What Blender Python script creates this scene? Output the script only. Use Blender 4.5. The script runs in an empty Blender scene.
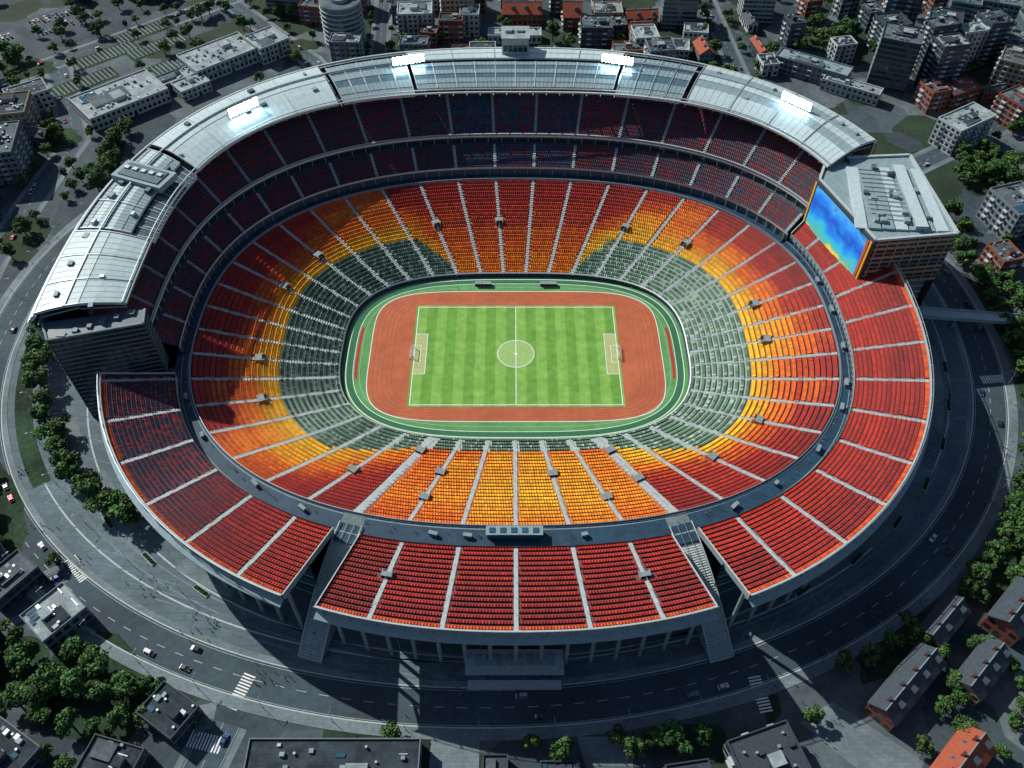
import bpy, math, random
import numpy as np
from mathutils import Vector, Matrix
random.seed(7); np.random.seed(7)
R=random.random
def U(a,b): return a+(b-a)*random.random()
scene=bpy.context.scene
COL=scene.collection
rad=math.radians

# ---------------------------------------------------------------- materials
def mat(name,col,rough=0.8,metal=0.0,var=0.25,scale=0.5,bump=0.0,attr=None,emis=None,spec=0.3,scale2=None,brick=None,cells=None):
    m=bpy.data.materials.new(name); m.use_nodes=True
    nt=m.node_tree; N=nt.nodes; L=nt.links
    b=N['Principled BSDF']
    b.inputs['Roughness'].default_value=rough; b.inputs['Metallic'].default_value=metal
    b.inputs['Specular IOR Level'].default_value=spec
    tc=N.new('ShaderNodeTexCoord')
    nz=N.new('ShaderNodeTexNoise'); nz.inputs['Scale'].default_value=scale; nz.inputs['Detail'].default_value=6
    nz.inputs['Roughness'].default_value=0.65
    L.new(tc.outputs['Object'],nz.inputs['Vector'])
    mr=N.new('ShaderNodeMapRange'); mr.inputs[1].default_value=0.3; mr.inputs[2].default_value=0.7
    mr.inputs[3].default_value=1-var; mr.inputs[4].default_value=1+var
    L.new(nz.outputs['Fac'],mr.inputs[0])
    fac=mr.outputs[0]
    def mulf(fac,o):
        mm=N.new('ShaderNodeMath'); mm.operation='MULTIPLY'; L.new(fac,mm.inputs[0]); L.new(o,mm.inputs[1]); return mm.outputs[0]
    if scale2:
        n2=N.new('ShaderNodeTexNoise'); n2.inputs['Scale'].default_value=scale2; n2.inputs['Detail'].default_value=3
        L.new(tc.outputs['Object'],n2.inputs['Vector'])
        m2=N.new('ShaderNodeMapRange'); m2.inputs[1].default_value=0.35; m2.inputs[2].default_value=0.65
        m2.inputs[3].default_value=1-var; m2.inputs[4].default_value=1+var
        L.new(n2.outputs['Fac'],m2.inputs[0]); fac=mulf(fac,m2.outputs[0])
    if brick:
        bt=N.new('ShaderNodeTexBrick'); bt.inputs['Scale'].default_value=1.0; bt.inputs['Brick Width'].default_value=brick[0]; bt.inputs['Row Height'].default_value=brick[1]
        bt.inputs['Mortar Size'].default_value=brick[2]; bt.inputs['Color1'].default_value=(brick[3],)*3+(1,); bt.inputs['Color2'].default_value=(1,1,1,1); bt.inputs['Mortar'].default_value=(brick[4],)*3+(1,)
        L.new(tc.outputs['Object'],bt.inputs['Vector']); fac=mulf(fac,bt.outputs['Color'])
    vm=N.new('ShaderNodeVectorMath'); vm.operation='SCALE'
    if attr:
        at=N.new('ShaderNodeAttribute'); at.attribute_name=attr
        L.new(at.outputs['Color'],vm.inputs[0])
    elif cells:
        vo=N.new('ShaderNodeTexVoronoi'); vo.inputs['Scale'].default_value=cells[0]; vo.distance='MANHATTAN'; L.new(tc.outputs['Object'],vo.inputs['Vector'])
        sp=N.new('ShaderNodeSeparateColor'); L.new(vo.outputs['Color'],sp.inputs[0])
        cr=N.new('ShaderNodeValToRGB'); cr.color_ramp.interpolation='CONSTANT'; L.new(sp.outputs[0],cr.inputs[0])
        cols=cells[1]; e=cr.color_ramp.elements; e[0].position=0; e[0].color=(*cols[0],1); e[1].position=1/len(cols); e[1].color=(*cols[1],1)
        for i in range(2,len(cols)): x=e.new(i/len(cols)); x.color=(*cols[i],1)
        L.new(cr.outputs[0],vm.inputs[0])
    else:
        vm.inputs[0].default_value=col[:3]
    L.new(fac,vm.inputs['Scale'])
    L.new(vm.outputs[0],b.inputs['Base Color'])
    if bump:
        bp=N.new('ShaderNodeBump'); bp.inputs['Strength'].default_value=bump; bp.inputs['Distance'].default_value=0.3
        L.new(nz.outputs['Fac'],bp.inputs['Height']); L.new(bp.outputs[0],b.inputs['Normal'])
    if emis:
        b.inputs['Emission Color'].default_value=(*emis[:3],1); b.inputs['Emission Strength'].default_value=emis[3]
    return m

M={}
def mk(k,*a,**kw): M[k]=mat(k,*a,**kw); return M[k]
mk('asphalt',(0.045,0.072,0.09),0.85,var=0.22,scale=0.35,scale2=0.03,bump=0.1)
mk('plaza_paving',(0.10,0.148,0.178),0.8,var=0.16,scale=0.3,scale2=0.03,brick=(7,3.5,0.12,0.82,0.6))
mk('ground_mix',(0.07,0.08,0.085),0.9,var=0.25,scale=0.3,scale2=0.04,cells=(0.03,[(0.045,0.068,0.08),(0.08,0.105,0.118),(0.022,0.042,0.025),(0.06,0.085,0.097),(0.10,0.125,0.135),(0.038,0.058,0.07),(0.02,0.038,0.022)]))
mk('pavement',(0.155,0.205,0.225),0.85,var=0.2,scale=0.5,scale2=0.05,brick=(3,1.5,0.06,0.88,0.7))
mk('pale_stone',(0.40,0.46,0.47),0.8,var=0.15,scale=0.6)
mk('concrete',(0.21,0.27,0.295),0.85,var=0.2,scale=0.3,bump=0.1)
mk('dark_concrete',(0.05,0.08,0.105),0.85,var=0.2,scale=0.3)
mk('white_paint',(0.74,0.77,0.76),0.6,var=0.12,scale=0.8)
mk('road_paint',(0.34,0.38,0.40),0.7,var=0.35,scale=0.6)
mk('lawn',(0.018,0.042,0.02),0.95,var=0.45,scale=0.4,scale2=0.05,bump=0.2)
mk('terrace',(0,0,0),0.85,var=0.12,scale=0.6,attr='col')
mk('seat_plastic',(0,0,0),0.45,var=0.08,scale=2.0,attr='col',spec=0.3)
mk('roof_white',(0.44,0.55,0.57),0.34,var=0.07,scale=0.05,scale2=0.5)
mk('roof_grey',(0.23,0.315,0.345),0.4,var=0.09,scale=0.07,scale2=0.5)
mk('roof_seam',(0.33,0.42,0.44),0.4,var=0.1)
mk('roof_glass',(0.08,0.15,0.18),0.2,var=0.15,scale=0.2,spec=0.7)
mk('roof_dark',(0.075,0.12,0.15),0.4,var=0.2,scale=0.2)
mk('steel',(0.40,0.46,0.49),0.4,metal=0.4,var=0.1)
mk('dark_steel',(0.07,0.1,0.12),0.45,metal=0.5,var=0.1)
mk('glass_dark',(0.015,0.03,0.045),0.12,var=0.3,scale=0.3,spec=0.8)
mk('glass_blue',(0.03,0.09,0.14),0.12,var=0.3,scale=0.3,spec=0.8)
mk('concourse_blue',(0.018,0.055,0.098),0.6,var=0.25,scale=0.2,brick=(4,4,0.1,0.8,0.7))
mk('track_clay',(0.44,0.12,0.055),0.85,var=0.1,scale=0.2,scale2=0.05)
mk('track_red',(0.40,0.035,0.03),0.85,var=0.12,scale=0.2)
mk('apron_green',(0.10,0.30,0.09),0.9,var=0.12,scale=0.2,scale2=0.05)
mk('apron_dark',(0.035,0.15,0.075),0.9,var=0.12,scale=0.2)
mk('brick',(0.26,0.075,0.042),0.85,var=0.2,scale=1.2)
mk('tan_wall',(0.36,0.27,0.18),0.85,var=0.15,scale=0.5)
mk('grey_wall',(0.15,0.19,0.218),0.85,var=0.15,scale=0.5)
mk('white_wall',(0.45,0.50,0.505),0.8,var=0.12,scale=0.5)
mk('dark_wall',(0.045,0.064,0.082),0.7,var=0.2,scale=0.5)
mk('brown_wall',(0.17,0.11,0.075),0.7,var=0.2,scale=0.4)
mk('tile_red',(0.30,0.07,0.038),0.8,var=0.25,scale=1.5)
mk('tar_roof',(0.034,0.052,0.066),0.9,var=0.35,scale=0.5,scale2=0.15,brick=(5,1.2,0.05,0.8,0.6))
mk('gravel_roof',(0.10,0.13,0.147),0.9,var=0.3,scale=0.8,scale2=0.12,brick=(6,3,0.06,0.8,0.7))
mk('pale_roof',(0.27,0.33,0.345),0.8,var=0.25,scale=0.5,scale2=0.15,brick=(6,2,0.06,0.88,0.7))
mk('slate',(0.04,0.055,0.07),0.7,var=0.3,scale=1.0)
mk('bark',(0.09,0.06,0.04),0.95,var=0.3,scale=2)
mk('rubber',(0.02,0.02,0.02),0.8)
mk('yellow_paint',(0.72,0.38,0.04),0.5,var=0.1)
mk('lamp_glow',(0.9,0.95,1.0),0.4,emis=(0.62,0.88,1.0,60))
mk('head_lamp',(0.8,0.8,0.75),0.3)
mk('tail_lamp',(0.4,0.02,0.02),0.3)
mk('leaves',(0,0,0),0.75,var=0.2,scale=0.6,attr='col')
def pitchmat():
    m=bpy.data.materials.new('pitch_grass'); m.use_nodes=True; nt=m.node_tree; N=nt.nodes; L=nt.links
    b=N['Principled BSDF']; b.inputs['Roughness'].default_value=0.9; b.inputs['Specular IOR Level'].default_value=0.15
    tc=N.new('ShaderNodeTexCoord'); sx=N.new('ShaderNodeSeparateXYZ'); L.new(tc.outputs['Object'],sx.inputs[0])
    def stripes(out,w):
        a=N.new('ShaderNodeMath'); a.operation='MULTIPLY'; a.inputs[1].default_value=math.pi/w; L.new(out,a.inputs[0])
        s=N.new('ShaderNodeMath'); s.operation='SINE'; L.new(a.outputs[0],s.inputs[0])
        g=N.new('ShaderNodeMapRange'); g.inputs[1].default_value=-0.15; g.inputs[2].default_value=0.15; L.new(s.outputs[0],g.inputs[0])
        return g.outputs[0]
    s1=stripes(sx.outputs['X'],5.25); s2=stripes(sx.outputs['Y'],8.5)
    mx=N.new('ShaderNodeMix'); mx.data_type='RGBA'; L.new(s1,mx.inputs['Factor'])
    mx.inputs['A'].default_value=(0.145,0.33,0.06,1); mx.inputs['B'].default_value=(0.215,0.42,0.09,1)
    r=N.new('ShaderNodeMapRange'); r.inputs[3].default_value=0.97; r.inputs[4].default_value=1.03; L.new(s2,r.inputs[0])
    nz=N.new('ShaderNodeTexNoise'); nz.inputs['Scale'].default_value=0.25; nz.inputs['Detail'].default_value=8; L.new(tc.outputs['Object'],nz.inputs['Vector'])
    r2=N.new('ShaderNodeMapRange'); r2.inputs[1].default_value=.3; r2.inputs[2].default_value=.7; r2.inputs[3].default_value=0.82; r2.inputs[4].default_value=1.15; L.new(nz.outputs['Fac'],r2.inputs[0])
    mm=N.new('ShaderNodeMath'); mm.operation='MULTIPLY'; L.new(r.outputs[0],mm.inputs[0]); L.new(r2.outputs[0],mm.inputs[1])
    vm=N.new('ShaderNodeVectorMath'); vm.operation='SCALE'; L.new(mx.outputs['Result'],vm.inputs[0]); L.new(mm.outputs[0],vm.inputs['Scale'])
    L.new(vm.outputs[0],b.inputs['Base Color']); M['pitch_grass']=m
pitchmat()
def screenmat():
    m=bpy.data.materials.new('video_display'); m.use_nodes=True; nt=m.node_tree; N=nt.nodes; L=nt.links
    b=N['Principled BSDF']; b.inputs['Roughness'].default_value=0.3
    tc=N.new('ShaderNodeTexCoord'); sep=N.new('ShaderNodeSeparateXYZ'); L.new(tc.outputs['Object'],sep.inputs[0])
    nz=N.new('ShaderNodeTexNoise'); nz.inputs['Scale'].default_value=0.14; nz.inputs['Detail'].default_value=6
    L.new(tc.outputs['Object'],nz.inputs['Vector'])
    mr=N.new('ShaderNodeMapRange'); mr.inputs[1].default_value=30; mr.inputs[2].default_value=55; L.new(sep.outputs['Z'],mr.inputs[0])
    ad=N.new('ShaderNodeMath'); ad.operation='MULTIPLY_ADD'; ad.inputs[1].default_value=0.7; L.new(nz.outputs['Fac'],ad.inputs[0]); L.new(mr.outputs[0],ad.inputs[2])
    cr=N.new('ShaderNodeValToRGB'); 
    dv=N.new('ShaderNodeMath'); dv.operation='MULTIPLY_ADD'; dv.inputs[1].default_value=0.78; dv.inputs[2].default_value=-.18; L.new(ad.outputs[0],dv.inputs[0]); L.new(dv.outputs[0],cr.inputs[0])
    e=cr.color_ramp.elements; e[0].position=.10; e[0].color=(0.45,0.38,0.06,1); e[1].position=.95; e[1].color=(0.004,0.035,0.22,1)
    for p,c in ((.18,(0.06,0.30,0.22,1)),(.28,(0.02,0.30,0.45,1)),(.42,(0.01,0.16,0.5,1)),(.58,(0.004,0.06,0.36,1)),(.7,(0.01,0.14,0.5,1)),(.82,(0.04,0.25,0.55,1))): x=e.new(p); x.color=c
    L.new(cr.outputs[0],b.inputs['Base Color']); L.new(cr.outputs[0],b.inputs['Emission Color']); b.inputs['Emission Strength'].default_value=0.95
    M['video_display']=m
screenmat()

# ---------------------------------------------------------------- mesh builder
class MB:
    def __init__(s): s.v=[]; s.f=[]; s.m=[]; s.mats=[]; s.c=[]; s.usecol=False
    def mi(s,k):
        if k not in s.mats: s.mats.append(k)
        return s.mats.index(k)
    def poly(s,pts,k,col=None):
        n=len(s.v); s.v+= [tuple(p) for p in pts]; s.f.append(tuple(range(n,n+len(pts)))); s.m.append(s.mi(k))
        if col is not None: s.usecol=True
        s.c+=[col if col is not None else (1,1,1)]*len(pts)
    def box(s,cx,cy,z0,sx,sy,sz,k,rot=0,bottom=False,taper=1.0,top=None):
        c,n=math.cos(rot),math.sin(rot)
        def p(x,y,z): return (cx+x*c-y*n, cy+x*n+y*c, z)
        hx,hy=sx/2,sy/2
        b=[p(-hx,-hy,z0),p(hx,-hy,z0),p(hx,hy,z0),p(-hx,hy,z0)]
        t=[p(-hx*taper,-hy*taper,z0+sz),p(hx*taper,-hy*taper,z0+sz),p(hx*taper,hy*taper,z0+sz),p(-hx*taper,hy*taper,z0+sz)]
        for i in range(4):
            j=(i+1)%4; s.poly([b[i],b[j],t[j],t[i]],k)
        s.poly(t,top or k)
        if bottom: s.poly(b[::-1],k)
    def beam(s,a,b,w,k,w2=None):
        a=Vector(a); b=Vector(b); d=(b-a)
        if d.length<1e-6: return
        d.normalize(); up=Vector((0,0,1)) if abs(d.z)<0.95 else Vector((1,0,0))
        x=d.cross(up).normalized(); y=x.cross(d).normalized(); h=w/2; h2=(w2 or w)/2
        A=[a+x*i*h+y*j*h for i,j in((-1,-1),(1,-1),(1,1),(-1,1))]
        B=[b+x*i*h2+y*j*h2 for i,j in((-1,-1),(1,-1),(1,1),(-1,1))]
        for i in range(4):
            j=(i+1)%4; s.poly([A[i],A[j],B[j],B[i]],k)
        s.poly(A[::-1],k); s.poly(B,k)
    def cyl(s,cx,cy,z0,r,h,k,n=12,r2=None,top=None):
        r2=r if r2 is None else r2
        a=[(cx+r*math.cos(2*math.pi*i/n),cy+r*math.sin(2*math.pi*i/n),z0) for i in range(n)]
        b=[(cx+r2*math.cos(2*math.pi*i/n),cy+r2*math.sin(2*math.pi*i/n),z0+h) for i in range(n)]
        for i in range(n):
            j=(i+1)%n; s.poly([a[i],a[j],b[j],b[i]],k)
        s.poly(b,top or k)
    def mesh(s,name):
        me=bpy.data.meshes.new(name); me.from_pydata(s.v,[],s.f)
        for k in s.mats: me.materials.append(M[k])
        me.polygons.foreach_set('material_index',s.m)
        if s.usecol:
            at=me.color_attributes.new('col','FLOAT_COLOR','POINT')
            a=np.ones((len(s.v),4),dtype=np.float32); a[:,:3]=np.array(s.c); at.data.foreach_set('color',a.ravel())
        me.update(); return me
    def obj(s,name,parent=None,loc=(0,0,0),rot=0,flip=False):
        o=bpy.data.objects.new(name,s.mesh(name)); COL.objects.link(o)
        o.location=loc; o.rotation_euler=(0,0,rot)
        if parent: o.parent=parent
        return o
def empty(name,loc=(0,0,0)):
    o=bpy.data.objects.new(name,None); o.location=loc; COL.objects.link(o); return o
def inst(me,name,loc,rot=0,sc=1.0,parent=None):
    o=bpy.data.objects.new(name,me); o.location=loc; o.rotation_euler=(0,0,rot)
    o.scale=(sc,sc,sc) if not isinstance(sc,tuple) else sc
    COL.objects.link(o); 
    if parent: o.parent=parent
    return o

# ---------------------------------------------------------------- ring geometry
CX,CY=1.5,3.0
def rp(ring,phi,c=(CX,CY)):
    a,b,n=ring; p=rad(phi); co,si=math.cos(p),math.sin(p)
    r=(abs(co)**n+abs(si)**n)**(-1/n)
    return (c[0]+a*r*co, c[1]+b*r*si)
def lr(A,B,s): return tuple(A[i]+(B[i]-A[i])*s for i in range(3))
INNER=(88.5,57,3.0); LOW=(156,115.5,2.4)
UFI=(161,128,2.4); UFO=(189,169,2.2)
MIDI=(161,121,2.4); MIDO=(170,136,2.5)
UPI=(172,137.5,2.5); UPO=(190,160,2.6)
RFI=(174,149,2.8); RFO=(212,197,2.4)
def arange(a,b,st):
    n=max(1,int(round((b-a)/st))); return [a+(b-a)*i/n for i in range(n+1)]
def annulus(mb,A,B,zA,zB,p0,p1,st,k,c=(CX,CY),col=None,flip=False):
    ph=arange(p0,p1,st)
    for i in range(len(ph)-1):
        a0=rp(A,ph[i],c);a1=rp(A,ph[i+1],c);b0=rp(B,ph[i],c);b1=rp(B,ph[i+1],c)
        q=[(*a0,zA),(*b0,zB),(*b1,zB),(*a1,zA)]
        mb.poly(q[::-1] if flip else q,k,col)
def wall(mb,A,z0,z1,p0,p1,st,k,c=(CX,CY),B=None):
    annulus(mb,A,B or A,z0,z1,p0,p1,st,k,c)

def angdiff(a,b): return (a-b+180)%360-180
YEL=(0.93,0.50,0.022);ORA=(0.84,0.17,0.008);RED=(0.43,0.024,0.012);DRED=(0.17,0.011,0.012)
def mixc(a,b,t): t=max(0,min(1,t)); return tuple(a[i]+(b[i]-a[i])*t for i in range(3))
blockn={}
def bn(key):
    if key not in blockn: blockn[key]=U(-1,1)
    return blockn[key]
def green_extent(phi):
    df=abs(angdiff(phi,270)); db=abs(angdiff(phi,90))
    if df<25: return 0.13
    if df<42: return 0.13+0.28*(df-25)/17
    if db<19: return 0.0
    if db<27: return 0.42*(db-19)/8
    return 0.42
def low_col(phi,s):
    g=green_extent(phi); sec=int(((phi-6+360)%360)//8); 
    if s<g:
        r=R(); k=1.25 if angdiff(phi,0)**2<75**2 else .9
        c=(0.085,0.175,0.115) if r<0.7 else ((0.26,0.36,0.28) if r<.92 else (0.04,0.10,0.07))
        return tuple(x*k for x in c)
    w=(s-g)/(1-g)
    nb=4; wb=(int(w*nb)+.5)/nb; w=w*.55+wb*.45
    pc=sec*8+6+4; phb=phi*.4+pc*.6
    df=abs(angdiff(phb,270)); db=abs(angdiff(phb,90))
    sub=int(s*4)
    if abs(angdiff(phi,270))<24:
        q=int(abs(angdiff(phi,270))//8)+(3 if angdiff(phi,270)<0 else 0)
        t=(0.14,0.24,0.34,0.20,0.36,0.48)[q]+(0.22 if w<0.10 else 0)+(0.30*(w-.8)/.2 if w>.8 else 0)+.06*bn(('f2',q,sub))
    elif db<22:
        t=0.36+0.95*w+0.10*bn(('b',sec))
    else:
        corner=math.exp(-((df-47)/15)**2)*1.2+math.exp(-((db-36)/15)**2)*0.85+math.exp(-((df-75)/9)**2)*.45
        t=-0.10+(2.05-corner*1.05)*w+0.26*bn(('s',sec,sub))*(0.4+w)
        if df<36: t+=0.45*(36-df)/12+.25*w
    t+=U(-0.10,0.10)
    if t<0.5: return mixc(YEL,ORA,t*2)
    if t<1: return mixc(ORA,RED,(t-0.5)*2)
    return mixc(RED,DRED,(t-1)*.7)
def up_col(phi,s):
    sec=int(((phi-6+360)%360)//8)
    t=0.0+0.22*bn(('u',sec))+0.2*bn(('u2',sec,int(s*4)))+.75*s
    if s>0.93: return mixc(ORA,RED,0.5+U(0,.4))
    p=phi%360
    if 185<p<240:  # seats here darkened in colour to stand in for the roofed stand's shadow
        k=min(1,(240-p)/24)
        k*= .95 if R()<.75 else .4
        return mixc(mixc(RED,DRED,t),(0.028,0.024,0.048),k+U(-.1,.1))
    return mixc(RED,DRED,t+U(-.2,.2))
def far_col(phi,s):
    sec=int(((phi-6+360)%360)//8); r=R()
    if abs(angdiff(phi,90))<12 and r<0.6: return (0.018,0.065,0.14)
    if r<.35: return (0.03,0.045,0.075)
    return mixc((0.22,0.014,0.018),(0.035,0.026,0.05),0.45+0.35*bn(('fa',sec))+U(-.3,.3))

AISLES=[270+8*i for i in range(45)]
def tier(name,A,B,z0,z1,N,p0,p1,colf,parent,pw=1.0,treadf=None,wide=(),seat_sp=1.15,thick=2.5,sides=False,ss=1.3,aisle=0.85):
    zf=lambda s:z0+(z1-z0)*s**pw
    mb=MB(); st=1.5
    for i in range(N):
        s0,s1=i/N,(i+1)/N; za=zf(s0); zb=zf(s1)
        Ra,Rb=lr(A,B,s0),lr(A,B,s1)
        ph=arange(p0,p1,st)
        for j in range(len(ph)-1):
            cc=treadf(ph[j],s0)
            a0=rp(Ra,ph[j]);a1=rp(Ra,ph[j+1]);b0=rp(Rb,ph[j]);b1=rp(Rb,ph[j+1])
            mb.poly([(*a0,za),(*b0,za),(*b1,za),(*a1,za)],'terrace',cc)
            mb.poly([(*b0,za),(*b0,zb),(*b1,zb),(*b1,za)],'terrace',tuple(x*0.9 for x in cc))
    if sides:
        annulus(mb,A,B,z0-thick,z1-thick,p0,p1,st,'dark_concrete',flip=True)
        wall(mb,A,z0-thick,z0,p0,p1,st,'concrete')
        wall(mb,B,z1-thick,z1,p0,p1,st,'concrete')
        for p in (p0,p1):
            for i in range(N):
                s0,s1=i/N,(i+1)/N
                a=rp(lr(A,B,s0),p); b=rp(lr(A,B,s1),p)
                zc=lambda s:z0-thick+(z1-z0)*s
                mb.poly([(*a,zc(s0)),(*b,zc(s1)),(*b,zf(s1)+.9),(*a,zf(s0)+.9)],'concrete')
                mb.beam((*a,zf(s0)+.95),(*b,zf(s1)+.95),.4,'pale_stone')
    mb.obj(name+'_terrace',parent)
    mb=MB()
    for ai in AISLES:
        for k in (-1,0,1):
            aa=ai+360*k
            if p0+0.3<aa<p1-0.3:
                w=1.9 if (round(aa)%360) in wide else aisle
                for i in range(N):
                    for h in (0,1):
                        s0=(i+h*0.5)/N; s1=(i+h*0.5+0.5)/N; z=zf(i/N)+(h*0.5+0.0)*(zf((i+1)/N)-zf(i/N))+0.06
                        a=Vector(rp(lr(A,B,s0),aa)); b=Vector(rp(lr(A,B,s1),aa)); d=(b-a).normalized(); t=Vector((-d.y,d.x))*w
                        mb.poly([(*(a+t),z),(*(a-t),z),(*(b-t),z),(*(b+t),z)],'pale_stone')
                        mb.poly([(*(a+t),z-0.5),(*(a-t),z-0.5),(*(a-t),z),(*(a+t),z)],'concrete')
                for i in range(1,N-1,3):
                    a=rp(lr(A,B,i/N),aa);b=rp(lr(A,B,(i+1.6)/N),aa); mb.beam((*a,zf(i/N)+1.1),(*b,zf((i+1.6)/N)+1.1),.12,'steel'); mb.beam((*a,zf(i/N)),(*a,zf(i/N)+1.1),.1,'steel')
    if mb.f: mb.obj(name+'_aisle_stairs',parent)
    prof=np.array([[0.0,0.0],[0.0,0.42],[0.62,0.42],[0.72,1.0],[0.9,1.0],[0.82,0.0]])
    P=[];C=[]
    for i in range(N):
        s=(i+0.2)/N; ring=lr(A,B,s); z=zf(i/N)
        ph=np.linspace(p0+0.08,p1-0.08,1500)
        pts=np.array([rp(ring,x) for x in ph]); seg=np.hypot(*np.diff(pts,axis=0).T); cum=np.concatenate([[0],np.cumsum(seg)])
        n=int(cum[-1]/seat_sp); ds=np.linspace(0.5,cum[-1]-0.5,n)
        pp=np.interp(ds,cum,ph); X=np.interp(ds,cum,pts[:,0]); Y=np.interp(ds,cum,pts[:,1])
        i1=np.minimum(np.searchsorted(cum,ds),len(ph)-1); i0=i1-1
        T=pts[i1]-pts[i0]; T/=np.linalg.norm(T,axis=1)[:,None]
        rowk=U(.86,1.12)
        for q in range(n):
            near=270+8*round((pp[q]-270)/8); w=2.4 if (near%360) in wide else aisle+.35
            rr=math.hypot(X[q]-CX,Y[q]-CY); 
            if abs(pp[q]-near)*math.pi/180*rr< w*1.0: continue
            if VOM(pp[q],s,name): continue
            P.append((X[q],Y[q],z+0.05,T[q][0],T[q][1])); c=colf(pp[q],s); C.append((c[0]*rowk,c[1]*rowk,c[2]*rowk))
    P=np.array(P,dtype=np.float64); n=len(P)
    C=np.array(C)*np.random.uniform(0.75,1.18,(n,1))
    hw=seat_sp*0.45
    V=np.zeros((n,12,3))
    tx,ty=P[:,3],P[:,4]; nx,ny=ty,-tx
    for si,sg in enumerate((-1,1)):
        for k in range(6):
            o=prof[k]; idx=si*6+k
            V[:,idx,0]=P[:,0]+tx*sg*hw+nx*o[0]*ss
            V[:,idx,1]=P[:,1]+ty*sg*hw+ny*o[0]*ss
            V[:,idx,2]=P[:,2]+o[1]
    F=[(k,k+1,k+7,k+6) for k in range(5)]
    base=(np.arange(n)*12)[:,None,None]
    quads=(np.array(F)[None]+base).reshape(-1,4)
    sidesq=(np.array([[0,1,2,5],[2,3,4,5],[6,11,8,7],[8,11,10,9]])[None]+base).reshape(-1,4)
    allq=np.concatenate([quads,sidesq])
    me=bpy.data.meshes.new(name+'_seats'); me.vertices.add(n*12); me.vertices.foreach_set('co',V.ravel())
    me.loops.add(len(allq)*4); me.loops.foreach_set('vertex_index',allq.ravel().astype(np.int32))
    me.polygons.add(len(allq)); me.polygons.foreach_set('loop_start',np.arange(len(allq),dtype=np.int32)*4)
    try: me.polygons.foreach_set('loop_total',np.full(len(allq),4,dtype=np.int32))
    except Exception: pass
    me.update(calc_edges=True)
    at=me.color_attributes.new('col','FLOAT_COLOR','POINT'); a=np.ones((n,12,4),dtype=np.float32); a[:,:,:3]=C[:,None,:]
    at.data.foreach_set('color',a.ravel()); me.materials.append(M['seat_plastic'])
    o=bpy.data.objects.new(name+'_seats',me); COL.objects.link(o); o.parent=parent
    return n

VOMS=[]
for k in range(45):
    a=270+8*k
    da=abs(angdiff(a,270))
    if k%2==1 : VOMS.append(('lower_tier',a%360,0.42 if da<20 else 0.55))
VOMS+= [('lower_tier',270+16,0.72),('lower_tier',270-16,0.72),('lower_tier',270+24,0.18),('lower_tier',270-24,0.18)]
VOMS+= [('front_upper_tier',270+16,0.45),('front_upper_tier',270-16,0.45)]
VOMS=[v for v in VOMS if not (v[0]=='lower_tier' and abs(angdiff(v[1],270))>30 and int(v[1])%3==0)]
def VOM(p,s,name):
    for t,a,vs in VOMS:
        if t==name and abs(angdiff(p,a))<1.35 and abs(s-vs)<0.045: return True
    return False

stadium=empty('stadium',(0,0,0))
def tread_low(p,s):
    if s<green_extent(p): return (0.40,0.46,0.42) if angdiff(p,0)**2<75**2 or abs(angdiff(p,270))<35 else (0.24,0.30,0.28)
    return mixc((0.10,0.10,0.12),low_col(p,s),0.5)
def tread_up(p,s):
    return mixc((0.11,0.09,0.10),up_col(p,s),.35) if not 185<p%360<230 else (0.055,0.06,0.085)  # left treads darkened too, the same stand shadow put into their colour
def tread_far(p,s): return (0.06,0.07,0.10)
NL=26
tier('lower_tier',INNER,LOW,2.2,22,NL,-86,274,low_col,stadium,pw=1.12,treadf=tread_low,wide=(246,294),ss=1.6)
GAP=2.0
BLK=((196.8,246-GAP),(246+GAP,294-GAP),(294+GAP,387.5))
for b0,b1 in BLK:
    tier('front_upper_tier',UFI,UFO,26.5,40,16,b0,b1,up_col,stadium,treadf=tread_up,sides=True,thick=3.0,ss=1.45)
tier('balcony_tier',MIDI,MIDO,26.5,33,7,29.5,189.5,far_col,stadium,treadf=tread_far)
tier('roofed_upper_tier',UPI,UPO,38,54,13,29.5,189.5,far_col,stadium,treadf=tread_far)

mb=MB()
for t,a,vs in VOMS:
    A,B,z0,z1,N,pw=(INNER,LOW,2.2,22,NL,1.12) if t=='lower_tier' else (UFI,UFO,26.5,40,16,1.0)
    p=Vector(rp(lr(A,B,vs-0.03),a)); q=Vector(rp(lr(A,B,vs+0.04),a)); z=z0+(z1-z0)*(vs-0.03)**pw
    d=(q-p).normalized(); rot=math.atan2(d.y,d.x)-math.pi/2
    L_=(q-p).length
    for sx in (-1,1):
        c=p+Vector((-d.y,d.x))*sx*1.9+d*L_/2
        mb.box(c.x,c.y,z-0.3,0.4,L_,2.8,'tan_wall' if t=='lower_tier' else 'concrete',rot)
    c=p+d*L_*0.62; mb.box(c.x,c.y,z+2.1,3.4,L_*0.7,0.35,'concrete',rot,bottom=True)
    c=p+d*L_*0.3; mb.box(c.x,c.y,z-0.2,3.4,L_*0.5,0.25,'dark_wall',rot)
    c=p+d*L_*0.9; mb.box(c.x,c.y,z-0.2,3.4,0.3,2.3,'rubber',rot)
mb.obj('vomitory_portals',stadium)

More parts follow.
